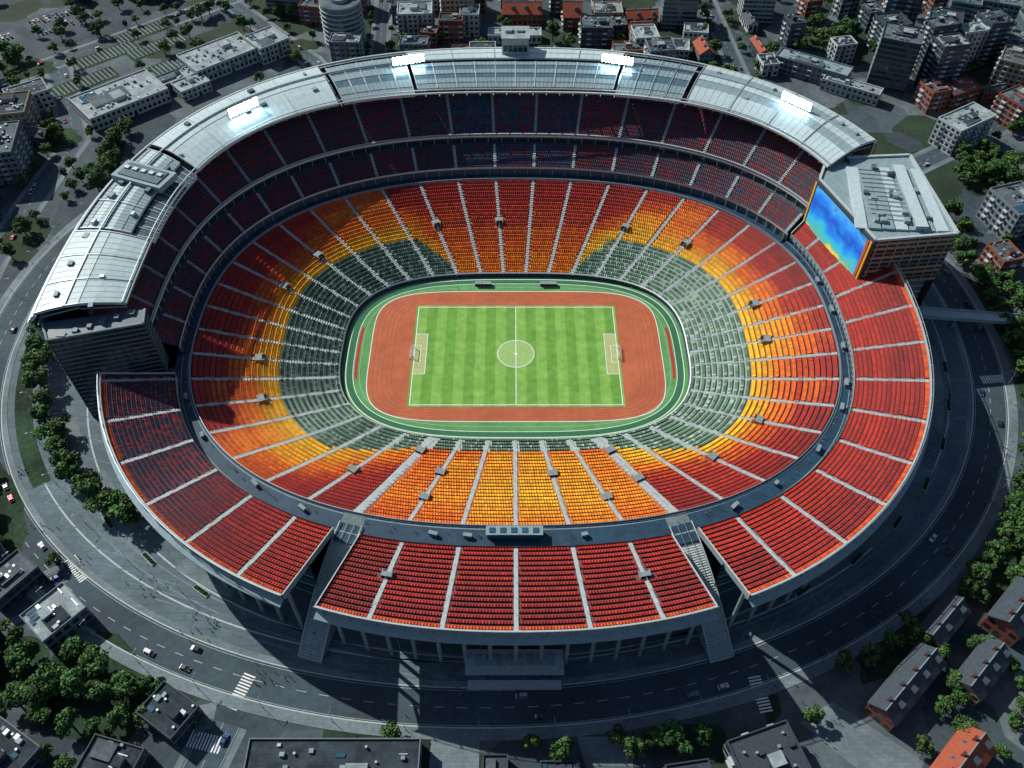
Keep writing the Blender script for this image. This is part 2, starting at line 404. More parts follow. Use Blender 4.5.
mb=MB()
wall(mb,INNER,0,2.4,-90,270,1.5,'concourse_blue')
wall(mb,(INNER[0]+.5,INNER[1]+.5,3),0,2.9,-90,270,1.5,'white_paint')
annulus(mb,(INNER[0],INNER[1],3),(INNER[0]+.5,INNER[1]+.5,3),2.4,2.9,-90,270,1.5,'white_paint')
annulus(mb,LOW,(163,130.5,2.4),22,22,189.5,389,1.5,'concourse_blue')
annulus(mb,LOW,(163,123,2.4),22,22,29,189.5,1.5,'concourse_blue')
for ring,z in (((156.4,115.9,2.4),23.1),):
    ph=arange(-90,270,1.2)
    for i in range(len(ph)-1):
        a=rp(ring,ph[i]);b=rp(ring,ph[i+1]); mb.beam((*a,z),(*b,z),.22,'steel'); mb.beam((*a,22),(*a,z),.12,'steel')
    wall(mb,(156.25,115.75,2.4),22.02,22.5,-90,270,1.5,'pale_stone')
annulus(mb,(157.2,117.0,2.4),(157.6,117.5,2.4),22.03,22.03,190,389,1.5,'concrete')
annulus(mb,(159.9,125.6,2.4),(160.2,126.2,2.4),22.03,22.03,190,389,1.5,'concrete')
for p0,p1 in BLK:
    wall(mb,(161.3,128.3,2.4),22.02,23.6,p0,p1,1.5,'dark_concrete')
    wall(mb,(160.9,127.9,2.4),25.7,27.3,p0,p1,1.5,'concrete')
    wall(mb,(161.1,128.1,2.4),23.6,25.7,p0,p1,1.5,'glass_dark')
    for ph in arange(p0+.5,p1-.5,1.6):
        c=rp((160.8,127.8,2.4),ph); mb.beam((*c,22),(*c,25.7),.35,'concrete')
    a_,b_=UFO[0],UFO[1]
    wall(mb,UFO,38.5,41.3,p0,p1,1.5,'steel')
    wall(mb,(a_+.6,b_+.6,2.2),36.2,41.3,p0,p1,1.5,'concrete')
    annulus(mb,UFO,(a_+.6,b_+.6,2.2),41.3,41.3,p0,p1,1.5,'pale_stone')
    annulus(mb,(a_+.6,b_+.6,2.2),(a_+3,b_+3,2.2),37.2,36.2,p0,p1,1.5,'roof_grey')
    wall(mb,(a_+3,b_+3,2.2),35.4,36.2,p0,p1,1.5,'concrete')
    wall(mb,(174,150,2.3),0,33,p0,p1,1.5,'dark_concrete')
    for ph in arange(p0+0.8,p1-0.8,3.0):
        c=rp((a_-4,b_-4.5,2.2),ph); d=rp((176,152,2.3),ph)
        mb.cyl(c[0],c[1],0,0.8,36,'concrete',8)
        mb.beam((*c,30),(*rp((a_+2,b_+2,2.2),ph),36),0.8,'concrete')
        mb.beam((*c,34.5),(*d,31),1.0,'concrete')
        q=rp((a_+1,b_+1,2.2),ph); mb.beam((*q,36.2),(*q,42.2),.3,'steel')
    for z in (8,16,24):
        wall(mb,(174.8,150.8,2.3),z,z+0.8,p0,p1,1.5,'concrete')
        wall(mb,(174.4,150.4,2.3),z+1.5,z+4.5,p0,p1,1.5,'glass_blue')
    ph=arange(p0,p1,1.5)
    for i in range(len(ph)-1): mb.beam((*rp((a_+1,b_+1,2.2),ph[i]),42.2),(*rp((a_+1,b_+1,2.2),ph[i+1]),42.2),.22,'steel')
mb.obj('concourse_and_facade',stadium)
mb=MB()
for p in (203,214,229,238,258,263,280,303,311,322,334,341,352,4,14):
    c=rp((158.8,119.5 if abs(angdiff(p,270))>40 else 121,2.4),p); a=math.atan2(c[1],c[0]); l=U(2,4); mb.box(c[0],c[1],22.01,1.3,l,1.9,'grey_wall',a,top='roof_dark'); mb.box(c[0],c[1],23.91,1.6,l+.3,.12,'concrete',a)
mb.obj('concourse_kiosks',stadium)

mb=MB()
mb.box(1,-116.8,22.1,22,3.5,3.4,'glass_blue',top='concourse_blue')
for i in range(12): mb.box(-10+i*2,-114.9,22.1,0.25,0.3,3.6,'steel')
mb.box(1,-116.8,25.5,23,4.2,0.3,'roof_grey')
for i in range(5): mb.box(-8+i*4.4,-116.8,25.8,2.4,2.2,.3,'glass_blue')
mb.obj('concourse_lounge',stadium)

for ph in (246,294):
    mb=MB(); a=Vector(rp((156.5,116.5,2.4),ph)); b=Vector(rp((195,175,2.2),ph)); d=(b-a); Ls=d.length; d.normalize(); t=Vector((-d.y,d.x)); n=52
    rot=math.atan2(d.y,d.x)-math.pi/2
    land=5; W=9.6
    zz=lambda u:22*(1-u**1.9)
    for i in range(n):
        c=a+d*(land+(Ls-land)*(i+.5)/n); z=zz((i+1)/n)
        mb.box(c.x,c.y,0,W,(Ls-land)/n,max(z,0.12),'concrete',rot,top='pale_stone')
    c=a+d*land/2; mb.box(c.x,c.y,18,W,land,4.05,'concrete',rot,top='pavement')
    for sx in(-1,-.33,.33,1):
        for k in range(12):
            u0,u1=k/12,(k+1)/12; p=a+t*sx*(W/2)+d*(land+(Ls-land)*u0); q=a+t*sx*(W/2)+d*(land+(Ls-land)*u1)
            mb.beam((p.x,p.y,zz(u0)+1),(q.x,q.y,zz(u1)+1),.35 if abs(sx)==1 else .14,'white_wall' if abs(sx)==1 else 'steel')
            mb.beam((p.x,p.y,max(0,zz(u0)-.5)),(p.x,p.y,zz(u0)+1),.2,'concrete')
    mb.obj('grand_staircase',stadium)

mb=MB(); F0,F1=29,190
wall(mb,(161.2,121.2,2.4),22.02,26.5,F0,F1,1.5,'dark_concrete')
wall(mb,(160.8,120.8,2.4),26.2,27.5,F0,F1,1.5,'pale_stone')
annulus(mb,MIDO,UPI,33,33,F0,F1,1.5,'dark_concrete')
wall(mb,(171.8,137.6,2.5),33,37.4,F0,F1,1.5,'glass_dark')
wall(mb,(171.4,136.9,2.5),36.4,39.0,F0,F1,1.5,'concrete')
annulus(mb,(171.4,136.9,2.5),UPI,39.0,39.0,F0,F1,1.5,'white_wall')
wall(mb,(171.1,136.6,2.5),37.3,37.9,F0,F1,1.5,'white_paint')
wall(mb,(190,160,2.6),54,59,F0,F1,1.5,'dark_wall')
for ph in arange(F0+1,F1-1,2.6):
    c=rp((171.3,137.0,2.5),ph); mb.beam((*c,33),(*c,36.6),0.35,'concrete')
    c=rp((160.7,120.7,2.4),ph); mb.beam((*c,22),(*c,26.3),.4,'concrete')
ow=(211,194,2.4)
wall(mb,ow,0,57,F0,F1,1.5,'grey_wall')
for z in range(5,56,5):
    wall(mb,(211.5,194.5,2.4),z,z+0.9,F0,F1,1.5,'white_wall'); annulus(mb,ow,(211.5,194.5,2.4),z+.9,z+.9,F0,F1,1.5,'white_wall')
    wall(mb,(211.2,194.2,2.4),z+1.6,z+4.2,F0,F1,1.5,'glass_dark')
for ph in arange(F0+1,F1-1,2.0):
    c=rp((212.2,195.2,2.4),ph); mb.beam((*c,0),(*c,56.5),0.8,'concrete')
mb.obj('roofed_stand_walls',stadium)

def facade_wall(mb,p0,p1,z0,z1,nf,nm,k,kg,out,kl=None):
    p0=Vector(p0);p1=Vector(p1);d=p1-p0;n=Vector((d.y,-d.x)).normalized()*out
    mb.poly([(*p0,z0),(*p1,z0),(*p1,z1),(*p0,z1)],k)
    hf=(z1-z0)/nf
    for i in range(nf):
        z=z0+i*hf
        a=p0+n*0.12;b=p1+n*0.12
        mb.poly([(*a,z+hf*.3),(*b,z+hf*.3),(*b,z+hf*.92),(*a,z+hf*.92)],kg)
        c=(p0+p1)/2+n*0.3
        mb.box(c.x,c.y,z,d.length,0.6,hf*0.18,kl or k,math.atan2(d.y,d.x),bottom=True)
    for j in range(nm+1):
        c=p0+d*j/nm+n*0.2; mb.box(c.x,c.y,z0,0.4,0.42,z1-z0,k,math.atan2(d.y,d.x))
mb=MB()
q0,q1=189.3,192.8
pi=rp((167,143,2.6),q0);po=rp((211,194,2.4),q0)
pi2=rp((166,143,2.6),q1);po2=rp((206,189,2.4),q1)
facade_wall(mb,po2,pi2,0,54.5,20,9,'dark_wall','glass_dark',1,'grey_wall')
facade_wall(mb,pi2,pi,22,54.5,11,2,'dark_wall','glass_dark',1,'grey_wall')
facade_wall(mb,po,po2,0,54.5,20,3,'dark_wall','glass_dark',1,'grey_wall')
mb.poly([(*pi,54.5),(*pi2,54.5),(*po2,54.5),(*po,54.5)],'roof_dark')
for p,q in ((pi,pi2),(pi2,po2),(po2,po)): mb.beam((*p,54.8),(*q,54.8),.9,'concrete')
for i in range(6):
    c=Vector(pi)+(Vector(po2)-Vector(pi))*(i+1)/7; mb.box(c.x,c.y,54.5,U(2,4),U(2,3),U(1,2),'roof_dark')
annulus(mb,(163,130,2.4),(183,160,2.3),22,22,192.8,196.8,1,'concourse_blue')
wall(mb,(183,160,2.3),0,23.2,192.8,196.8,1,'dark_concrete')
mb.obj('stand_end_building',stadium)
mb=MB()
pi=rp((172,147,2.8),29);po=rp((211,195,2.4),29)
facade_wall(mb,pi,po,22,57.5,8,10,'brown_wall','glass_dark',1)
mb.obj('stand_end_wall',stadium)

# ---------------------------------------------------------------- roof
def roof_z(s): return 58.2+4.0*math.sin(math.pi*min(1,s*1.0)*0.9)*0.8
def roof_seg(name,p0,p1,k,dz=0,s0=0.0,s1=1.0,rib=3.0,ribk='steel',nr=6,ribh=0.5,thick=1.2,seam=0.75,alt=None):
    mb=MB(); ph=arange(p0,p1,1.0); S=[s0+(s1-s0)*i/nr for i in range(nr+1)]
    for i in range(nr):
        for j in range(len(ph)-1):
            A=lr(RFI,RFO,S[i]);B=lr(RFI,RFO,S[i+1])
            a0=rp(A,ph[j]);a1=rp(A,ph[j+1]);b0=rp(B,ph[j]);b1=rp(B,ph[j+1]);za=roof_z(S[i])+dz;zb=roof_z(S[i+1])+dz
            kk=alt if (alt and (i in (2,4))) else k
            mb.poly([(*a0,za),(*b0,zb),(*b1,zb),(*a1,za)],kk)
            mb.poly([(*a1,za-thick),(*b1,zb-thick),(*b0,zb-thick),(*a0,za-thick)],'roof_dark')
    for s in (s0,s1):
        A=lr(RFI,RFO,s); z=roof_z(s)+dz; wall(mb,A,z-thick,z,p0,p1,1.0,'white_wall')
    for p in (p0,p1):
        for i in range(nr):
            a=rp(lr(RFI,RFO,S[i]),p);b=rp(lr(RFI,RFO,S[i+1]),p);za=roof_z(S[i])+dz;zb=roof_z(S[i+1])+dz
            mb.poly([(*a,za-thick),(*b,zb-thick),(*b,zb),(*a,za)],'white_wall')
    white=(k=='roof_white')
    for (st,hh,kk) in ((rib,ribh,ribk),(seam*(1.6 if white else 1),.12,'roof_seam' if white else 'roof_dark')):
        for p in arange(p0,p1,st):
            for i in range(nr):
                a=rp(lr(RFI,RFO,S[i]),p);b=rp(lr(RFI,RFO,S[i+1]),p);za=roof_z(S[i])+dz+hh*.3;zb=roof_z(S[i+1])+dz+hh*.3
                mb.beam((*a,za),(*b,zb),hh,kk)
    for s in ((S[1],S[3],S[5]) if not white else (S[3],)) if nr>=6 else ():
        A=lr(RFI,RFO,s); pp=arange(p0,p1,1.0)
        for i in range(len(pp)-1):
            mb.beam((*rp(A,pp[i]),roof_z(s)+dz+.1),(*rp(A,pp[i+1]),roof_z(s)+dz+.1),.22,'roof_seam' if white else 'roof_dark')
    return mb.obj(name,stadium)
roof_seg('roof_panel',173,189,'roof_white',dz=0.6,rib=5.33)
roof_seg('roof_panel',153,172,'roof_grey',dz=-0.4,rib=6.33,s0=0.28,alt='roof_white')
roof_seg('roof_panel',122,152,'roof_white',dz=0.2,rib=7.5,alt='roof_white')
roof_seg('roof_panel',108.5,121,'roof_grey',rib=2.5,s0=0.0,s1=0.85,alt='roof_glass')
roof_seg('roof_panel',72,107.7,'roof_grey',rib=3.57,s0=0.10,s1=0.60,ribk='white_wall',ribh=.4,alt='roof_glass')
roof_seg('roof_panel',72,107.7,'roof_white',dz=0.5,rib=7.1,s0=0.68,s1=0.96)
roof_seg('roof_panel',60,71.2,'roof_grey',rib=2.8,s1=0.85,alt='roof_glass')
roof_seg('roof_panel',29,59,'roof_white',dz=0.4,rib=7.5,alt='roof_grey')
roof_seg('roof_panel',153,172,'roof_dark',dz=-2.2,rib=2.5,s1=0.26,nr=2)
mb=MB()
for p in arange(29,189,2.5):
    for s0,s1 in ((0,0.5),(0.5,1.0)):
        a=rp(lr(RFI,RFO,s0),p);b=rp(lr(RFI,RFO,s1),p)
        mb.beam((*a,roof_z(s0)-1.6),(*b,roof_z(s1)-2.4),0.5,'steel')
for s,w,z in ((0.0,0.9,0.3),(0.03,0.5,1.3),(0.65,0.7,0.8),(1.0,0.9,0.2),(1.06,0.7,-1.5),(1.12,0.5,-4)):
    A=lr(RFI,RFO,s); ph=arange(29,189,1.0)
    for i in range(len(ph)-1):
        a=rp(A,ph[i]);b=rp(A,ph[i+1]); zz_=roof_z(min(1,s))+z
        mb.beam((*a,zz_),(*b,zz_),w,'white_wall' if s in(0,1.0) else 'steel')
for p in arange(29,189,3.0):
    a=rp(lr(RFI,RFO,1.0),p);b=rp(lr(RFI,RFO,1.12),p)
    mb.beam((*a,roof_z(1)+.2),(*b,roof_z(1)-4),0.5,'steel'); mb.beam((*b,roof_z(1)-4),(*rp((212,195,2.4),p),30),0.6,'steel')
mb.obj('roof_trusses',stadium)
mb=MB()
for (q0,q1,k) in ((120,140,'roof_white'),(141,160,'roof_grey'),(161,182,'roof_white'),(40,60,'roof_grey')):
    annulus(mb,(213,196,2.4),(226,207,2.4),24,21,q0,q1,1.5,k); wall(mb,(226,207,2.4),19.8,21,q0,q1,1.5,'white_wall')
    for p in arange(q0,q1,3):
        c=rp((225,206,2.4),p); mb.beam((*c,0),(*c,20.5),0.6,'steel')
        mb.beam((*rp((213.5,196.5,2.4),p),24.2),(*rp((226,207,2.4),p),21.2),.4,'steel')
mb.obj('outer_canopy',stadium)
mb=MB()
for p in list(arange(30,58,3))+list(arange(123,150,3))+list(arange(154,188,3)):
    for s in (0.35,0.8):
        if R()<0.35:
            c=rp(lr(RFI,RFO,s),p+1.5); mb.box(c[0],c[1],roof_z(s)-0.3,U(1.5,3),U(1.5,3.5),U(1.2,2.0),random.choice(['roof_grey','steel','dark_steel']),rad(p))
c=rp(lr(RFI,RFO,0.55),159); mb.box(c[0],c[1],60,14,30,3.2,'roof_grey',rad(68),top='roof_grey')
mb.box(c[0],c[1],63.2,10,24,.6,'roof_dark',rad(68))
for i in range(5): mb.box(c[0]+(i-2)*4.6,c[1]-(i-2)*1.7+1,63.8,2.2,2.6,.8,'steel',rad(68))
mb.obj('roof_plant',stadium)
mb=MB()
mb.box(2,196,50,16,14,21,'white_wall',top='roof_grey'); mb.box(2,188.9,63,14,0.3,4,'glass_dark'); mb.box(2,188.9,56,14,0.3,3,'glass_dark')
mb.box(2,196,71,17,15,0.6,'pale_roof',bottom=True); mb.box(-2,197,71.6,4,4,1.6,'steel'); mb.box(5,197,71.6,4,3,1.2,'roof_grey')
for i in range(6): mb.box(-5.5+i*3,188.7,55,0.3,0.3,15,'steel')
mb.obj('press_box',stadium)

# ---------------------------------------------------------------- video screen building
A_,B_,C_,D_,E_=(159,72),(175,24),(216,29),(212,93),(167,90)
def video_building():
    par=empty('video_scoreboard_building')
    mb=MB(); zt=57; zb=27
    pts=[A_,B_,C_,D_,E_]; n=5
    for i in range(n):
        p,q=pts[i],pts[(i+1)%n]; lo=zb if i in(0,4) else (zb if i==1 else 0)
        mb.poly([(*p,lo),(*q,lo),(*q,zt),(*p,zt)],'brown_wall')
    mb.poly([(*p,zb) for p in pts[::-1]],'dark_wall')
    mb.poly([(*p,zt-0.4) for p in pts],'roof_grey')
    for i in range(n):
        p,q=Vector(pts[i]),Vector(pts[(i+1)%n]); mb.beam((*p,zt),(*q,zt),1.3,'pale_stone')
    p,q=Vector(B_),Vector(C_); d=(q-p); u=d.normalized(); nn=Vector((u.y,-u.x)); rot=math.atan2(d.y,d.x)
    cols=['tan_wall','brown_wall','tan_wall','tan_wall','brown_wall','grey_wall']
    for i in range(10):
        c=(p+q)/2+nn*0.35; mb.box(c.x,c.y,zb+.6+i*2.9,d.length-1,0.7,1.4,cols[i%6],rot,bottom=True)
        c=(p+q)/2+nn*0.12; mb.box(c.x,c.y,zb+2.0+i*2.9,d.length-1.4,0.2,1.3,'glass_dark',rot)
    for i in range(8):
        c=p+d*(i+.3)/8+nn*0.5; mb.box(c.x,c.y,zb,0.4,0.8,29,'tan_wall',rot)
    mb.box(205,47,0,16,30,27,'grey_wall',rad(4))
    for z in range(3,26,4): mb.box(205,47,z,16.6,30.6,0.7,'white_wall',rad(4),bottom=True)
    for i in range(7):
        x0=172+i*6; mb.box(x0+2,57-i*.3,zt-0.3,5.6,50,1.0+0.25*math.sin(i),'roof_grey' if i%3 else 'roof_white',rad(-9+i*1.2))
    mb.box(200,56,zt+.6,6,50,2.0,'roof_grey',rad(-3),top='roof_white')
    for i in range(16):
        mb.box(U(178,208),U(36,80),zt+0.6,U(1.5,3),U(1.5,4),U(1.2,2.2),random.choice(['steel','roof_grey','dark_steel','roof_dark']),rad(-8))
    for i in range(12): mb.box(190+ (i-6)*0.3, 38+i*3.6,zt+1.0,22,0.3,0.35,'steel',rad(-8))
    mb.obj('building_shell',par)
    mb=MB(); p,q=Vector(A_),Vector(B_); d=q-p; u=d.normalized(); nn=Vector((u.y,-u.x)); rot=math.atan2(d.y,d.x)
    if nn.x>0: nn=-nn
    c=(p+q)/2+nn*0.7; mb.box(c.x,c.y,zb-0.5,d.length+1.5,1.4,30.6,'dark_steel',rot,bottom=True)
    W=d.length
    def fr(z,h,k,o): c=(p+q)/2+nn*o; mb.box(c.x,c.y,z,W+1.6,0.5,h,k,rot,bottom=True)
    fr(zt-1.5,1.3,'dark_steel',1.7); fr(zb-0.3,1.3,'yellow_paint',1.7)
    for e in (0.012,0.988):
        c=p+d*e+nn*1.72; mb.box(c.x,c.y,zb,1.2,0.5,29.5,'yellow_paint',rot)
    c=p+d*.95+nn*1.9; mb.box(c.x,c.y,zb+1,1.6,.5,27.4,'track_clay',rot)
    mb.obj('screen_frame',par)
    mb=MB()
    a=p+d*0.035+nn*1.62; b=p+d*0.935+nn*1.62
    mb.poly([(*a,zb+1.4),(*b,zb+1.4),(*b,zt-1.8),(*a,zt-1.8)],'video_display'); mb.obj('screen_display',par)
    return par
video_building()

# ---------------------------------------------------------------- pitch & track
PX,PY=2.0,2.0
def sheet(name,ring,z,k,c,parent=None,inner=None,st=1.5):
    mb=MB()
    if inner: annulus(mb,inner,ring,z,z,0,360,st,k,c)
    else: mb.poly([(*rp(ring,p,c),z) for p in arange(0,360,st)[:-1]],k)
    return mb.obj(name,parent)
tr=empty('running_track')
sheet('infield_apron',(88,56.5,3.0),0.02,'apron_green',(CX,CY),tr)
c0=(CX,CY)
sheet('lane_line',(86.2,54.8,3.1),0.045,'white_paint',c0,tr,inner=(85.8,54.4,3.1))
sheet('dark_lane',(85.6,54.2,3.1),0.035,'apron_dark',c0,tr,inner=(82.6,51.4,3.2))
sheet('lane_line',(82.5,51.3,3.2),0.045,'white_paint',c0,tr,inner=(82.2,51.0,3.2))
sheet('lane_line',(79.2,48.3,3.4),0.045,'road_paint',c0,tr,inner=(78.9,48.0,3.4))
sheet('clay_surface',(75,45,5.0),0.04,'track_clay',(2,3),tr)
sheet('lane_line',(75.3,45.3,5.0),0.06,'white_paint',(2,3),tr,inner=(74.9,44.9,5.0))
for k in range(1,6):
    sheet('lane_line',(75-k*2.4,45-k*1.5,5.2),0.05,'tile_red',(2,3),tr,inner=(74.8-k*2.4,44.8-k*1.5,5.2))
mb=MB()
for sx in(-1,1):
    for s0,s1 in zip(arange(-26,26,2)[:-1],arange(-26,26,2)[1:]):
        A=(81.5,50.3,3.3);B=(80.0,49.0,3.35); o=0 if sx>0 else 180
        a0=rp(A,o+s0);a1=rp(A,o+s1);b0=rp(B,o+s0);b1=rp(B,o+s1)
        if abs(s0+1)<20: mb.poly([(*b0,.05),(*a0,.05),(*a1,.05),(*b1,.05)],'track_red')
mb.obj('sprint_lane',tr)
pit=empty('football_pitch')
mb=MB(); mb.poly([(-53.5,-35,0.075),(53.5,-35,0.075),(53.5,35,0.075),(-53.5,35,0.075)],'pitch_grass'); o=mb.obj('grass',pit,loc=(PX,PY,0))
mb=MB(); z=0.095; w=0.42
mk('worn_turf',(0.40,0.45,0.19),.9,var=.15,scale=.4)
mk('centre_turf',(0.30,0.47,0.16),.9,var=.12,scale=.4)
def rect(x0,y0,x1,y1,k='white_paint',zz=z): mb.poly([(x0,y0,zz),(x1,y0,zz),(x1,y1,zz),(x0,y1,zz)],k)
def outline(x0,y0,x1,y1):
    rect(x0,y0,x1,y0+w);rect(x0,y1-w,x1,y1);rect(x0,y0+w,x0+w,y1-w);rect(x1-w,y0+w,x1,y1-w)
outline(-52.5,-34,52.5,34); rect(-w/2,-34+w,w/2,34-w)
for s in(-1,1):
    def seg(x0,y0,x1,y1,k='white_paint',zz=z): rect(min(x0,x1),y0,max(x0,x1),y1,k,zz)
    xe=s*(52.5-w)
    seg(xe,-14,s*46,14,'worn_turf',.085)
    seg(xe,-14,s*46,-14+w*.8);seg(xe,14-w*.8,s*46,14);seg(s*46,-14+w*.8,s*(46+w*.8),14-w*.8)
    seg(xe,-6,s*49,-6+w*.7);seg(xe,6-w*.7,s*49,6);seg(s*49,-6+w*.7,s*(49+w*.7),6-w*.7)
for i in range(64):
    t0=2*math.pi*i/64;t1=2*math.pi*(i+1)/64; f=lambda r,t,q=.004:(r*math.cos(t),r*math.sin(t),z+q)
    mb.poly([f(9.15,t0),f(9.15+w,t0),f(9.15+w,t1),f(9.15,t1)],'white_paint')
mb.poly([(9.1*math.cos(2*math.pi*i/48),9.1*math.sin(2*math.pi*i/48),.083) for i in range(48)],'centre_turf')
mb.poly([(0.8*math.cos(2*math.pi*i/16),.8*math.sin(2*math.pi*i/16),z+.008) for i in range(16)],'white_paint')
mb.obj('painted_lines',pit,loc=(PX,PY,0))
def goal(sx):
    mb=MB()
    mb.beam((0,-3.8,0),(0,-3.8,2.6),.22,'white_paint');mb.beam((0,3.8,0),(0,3.8,2.6),.22,'white_paint');mb.beam((0,-3.9,2.6),(0,3.9,2.6),.22,'white_paint')
    for y in(-3.8,3.8):
        mb.beam((0,y,2.5),(sx*1.2,y,2.4),.1,'steel');mb.beam((sx*1.2,y,2.4),(sx*2.4,y,0),.1,'steel');mb.beam((0,y,.1),(sx*2.4,y,.1),.1,'steel')
    for i in range(13):
        y=-3.6+i*.6; mb.beam((0.1*sx,y,2.5),(sx*1.2,y,2.4),.04,'white_paint');mb.beam((sx*1.2,y,2.4),(sx*2.4,y,0),.04,'white_paint')
    for i in range(5):
        t=i/4; mb.beam((sx*(1.2+1.2*t),-3.8,2.4*(1-t)+.02),(sx*(1.2+1.2*t),3.8,2.4*(1-t)+.02),.04,'white_paint')
    return mb
goal(-1).obj('football_goal',loc=(PX-52.3,PY,0.1)); goal(1).obj('football_goal',loc=(PX+52.3,PY,0.1))
def dugout():
    mb=MB(); mb.box(0,0,0,9,.3,2.2,'steel'); mb.box(0,-1.1,2.0,9,2.4,.2,'pale_roof',bottom=True)
    for x in(-4.4,4.4): mb.box(x,-.9,0,.15,1.8,2.0,'glass_blue')
    for i in range(7): mb.box(-3.6+i*1.2,-.6,0,.8,.7,.5,'concourse_blue'); mb.box(-3.6+i*1.2,-.3,.5,.8,.15,.6,'concourse_blue')
    return mb.mesh('dugout')
dg=dugout()
inst(dg,'team_dugout',(-16,54,0.04)); inst(dg,'team_dugout',(20,54,0.04))

# ---------------------------------------------------------------- floodlights
def flood(n=10,rows=3):
    mb=MB(); W=n*1.9
    for x in (-W/2,-W/6,W/6,W/2):
        mb.beam((x,0.8,0),(x,0,6.8),.25,'steel'); mb.beam((x,3.0,0),(x,0.2,5.8),.18,'steel')
    for r_ in range(rows):
        zz_=2.0+r_*1.8
        mb.beam((-W/2-.6,0,zz_),(W/2+.6,0,zz_),.22,'steel')
        for i in range(n):
            x=-W/2+(i+.5)*1.9
            mb.beam((x,0.6,zz_),(x,-.15,zz_+.02),.6,'dark_steel',1.45)
            c=Vector((x,-.2,zz_+.03)); n_=Vector((0,-0.98,0.05)).normalized(); a=Vector((1,0,0)); b=n_.cross(a)
            mb.poly([c+a*.72*math.cos(t*math.pi/5)+b*.72*math.sin(t*math.pi/5) for t in range(10)],'lamp_glow')
    return mb.mesh('floodlight_bank')
fl=flood()
for (x,y,zz_,rz) in ((-61,176,61.5,rad(15)),(62,176,61.5,rad(-15)),(-148,126,61.3,rad(45)),(158,132,61.3,rad(-45))):
    inst(fl,'floodlight_bank',(x,y,zz_),rz)

# ---------------------------------------------------------------- ground, roads
mb=MB(); S=3000; mb.poly([(-S,-S,0),(S,-S,0),(S,S,0),(-S,S,0)],'ground_mix')
g=mb.obj('ground'); g.location=(0,0,-0.03)
RC=(-12,26)
ROO=(263,212,2.1);ROI=(247,197,2.1)
sheet('plaza',(ROI[0]-2.5,ROI[1]-2.5,2.1),0.0,'plaza_paving',RC,None,inner=None,st=1)
rr=empty('ring_road')
sheet('road_surface',ROO,0.0,'asphalt',RC,rr,inner=ROI,st=1)
mb=MB()
for (A,B) in (((247,197,2.1),(244.4,194.4,2.1)),((263,212,2.1),(267.5,216.5,2.1))):
    I,O=(B,A) if A[0]>B[0] else (A,B)
    annulus(mb,I,O,.14,.14,0,360,1,'pavement',RC); wall(mb,A,-.02,.14,0,360,1,'pale_stone',RC); wall(mb,B,-.02,.14,0,360,1,'pale_stone',RC)
    annulus(mb,(A[0]-.25,A[1]-.25,2.1),(A[0]+.25,A[1]+.25,2.1),.16,.16,0,360,1,'pale_stone',RC)
mb.obj('pavement')
mb=MB()
def dashed(mb,ring,w,on,off,z=.006,c=RC,k='road_paint',p0=0,p1=360):
    p=p0
    while p<p1:
        q=p+on; A=(ring[0]-w/2,ring[1]-w/2,ring[2]);B=(ring[0]+w/2,ring[1]+w/2,ring[2])
        annulus(mb,A,B,z,z,p,min(q,p1),.5,k,c); p=q+off
dashed(mb,(255,204.5,2.1),.28,.9,1.1); dashed(mb,(248,198,2.1),.2,2,0.0); dashed(mb,(262.2,211.2,2.1),.2,2,0.0)
mb.obj('road_markings')
mb=MB()
for a,b,k in ((236,187,'pale_stone'),(228,179.5,'pavement'),(219,176,'pavement'),(209,177,'pale_stone')):
    dashed(mb,(a,b,2.1),.7,3,0,z=.012,c=(-6,18) if a<230 else RC,k=k,p0=195,p1=375)
for p in range(196,372,4):
    a=rp((200,175,2.2),p,(0,6));b=rp((240,190,2.1),p,RC); d=Vector((b[0]-a[0],b[1]-a[1])).normalized();t=Vector((-d.y,d.x))*.22
    a=Vector(a);b=Vector(b); mb.poly([(*(a-t),.02),(*(b-t),.02),(*(b+t),.02),(*(a+t),.02)],'pavement')
mb.obj('plaza_inlay')
mb=MB()
for p0,p1,a0,a1 in ((212,228,214,226),(232,240,206,222),(300,308,206,222),(314,330,214,226),(338,356,214,224),(200,208,218,228)):
    annulus(mb,(a0,a0-47,2.1),(a1,a1-47,2.1),.016,.016,p0,p1,1,'pavement',(-4,20))
mb.obj('plaza_band')
def planter(x,y,rot,L_=8):
    mb=MB(); mb.box(0,0,0,L_,2.2,.5,'pale_stone'); mb.box(0,0,.5,L_-.5,1.7,.12,'lawn')
    rs=np.random.RandomState(int(abs(x*7+y)))
    for i in range(160):
        p=np.array([rs.uniform(-L_/2+.3,L_/2-.3),rs.uniform(-.8,.8),.6+rs.rand()*.8]); t=rs.normal(size=3);t/=np.linalg.norm(t);b=np.cross(t,rs.normal(size=3));b/=np.linalg.norm(b)
        mb.poly([p-t*.2,p+b*.2,p+t*.2,p-b*.2],'leaves',(.04,.09,.02))
    mb.obj('planter',loc=(x,y,.01),rot=rot)
for p in (205,213,221,229,237,303,311,319,327,335,343,351):
    c=rp((226,177,2.1),p,(-4,20)); planter(c[0],c[1],rad(p+90))

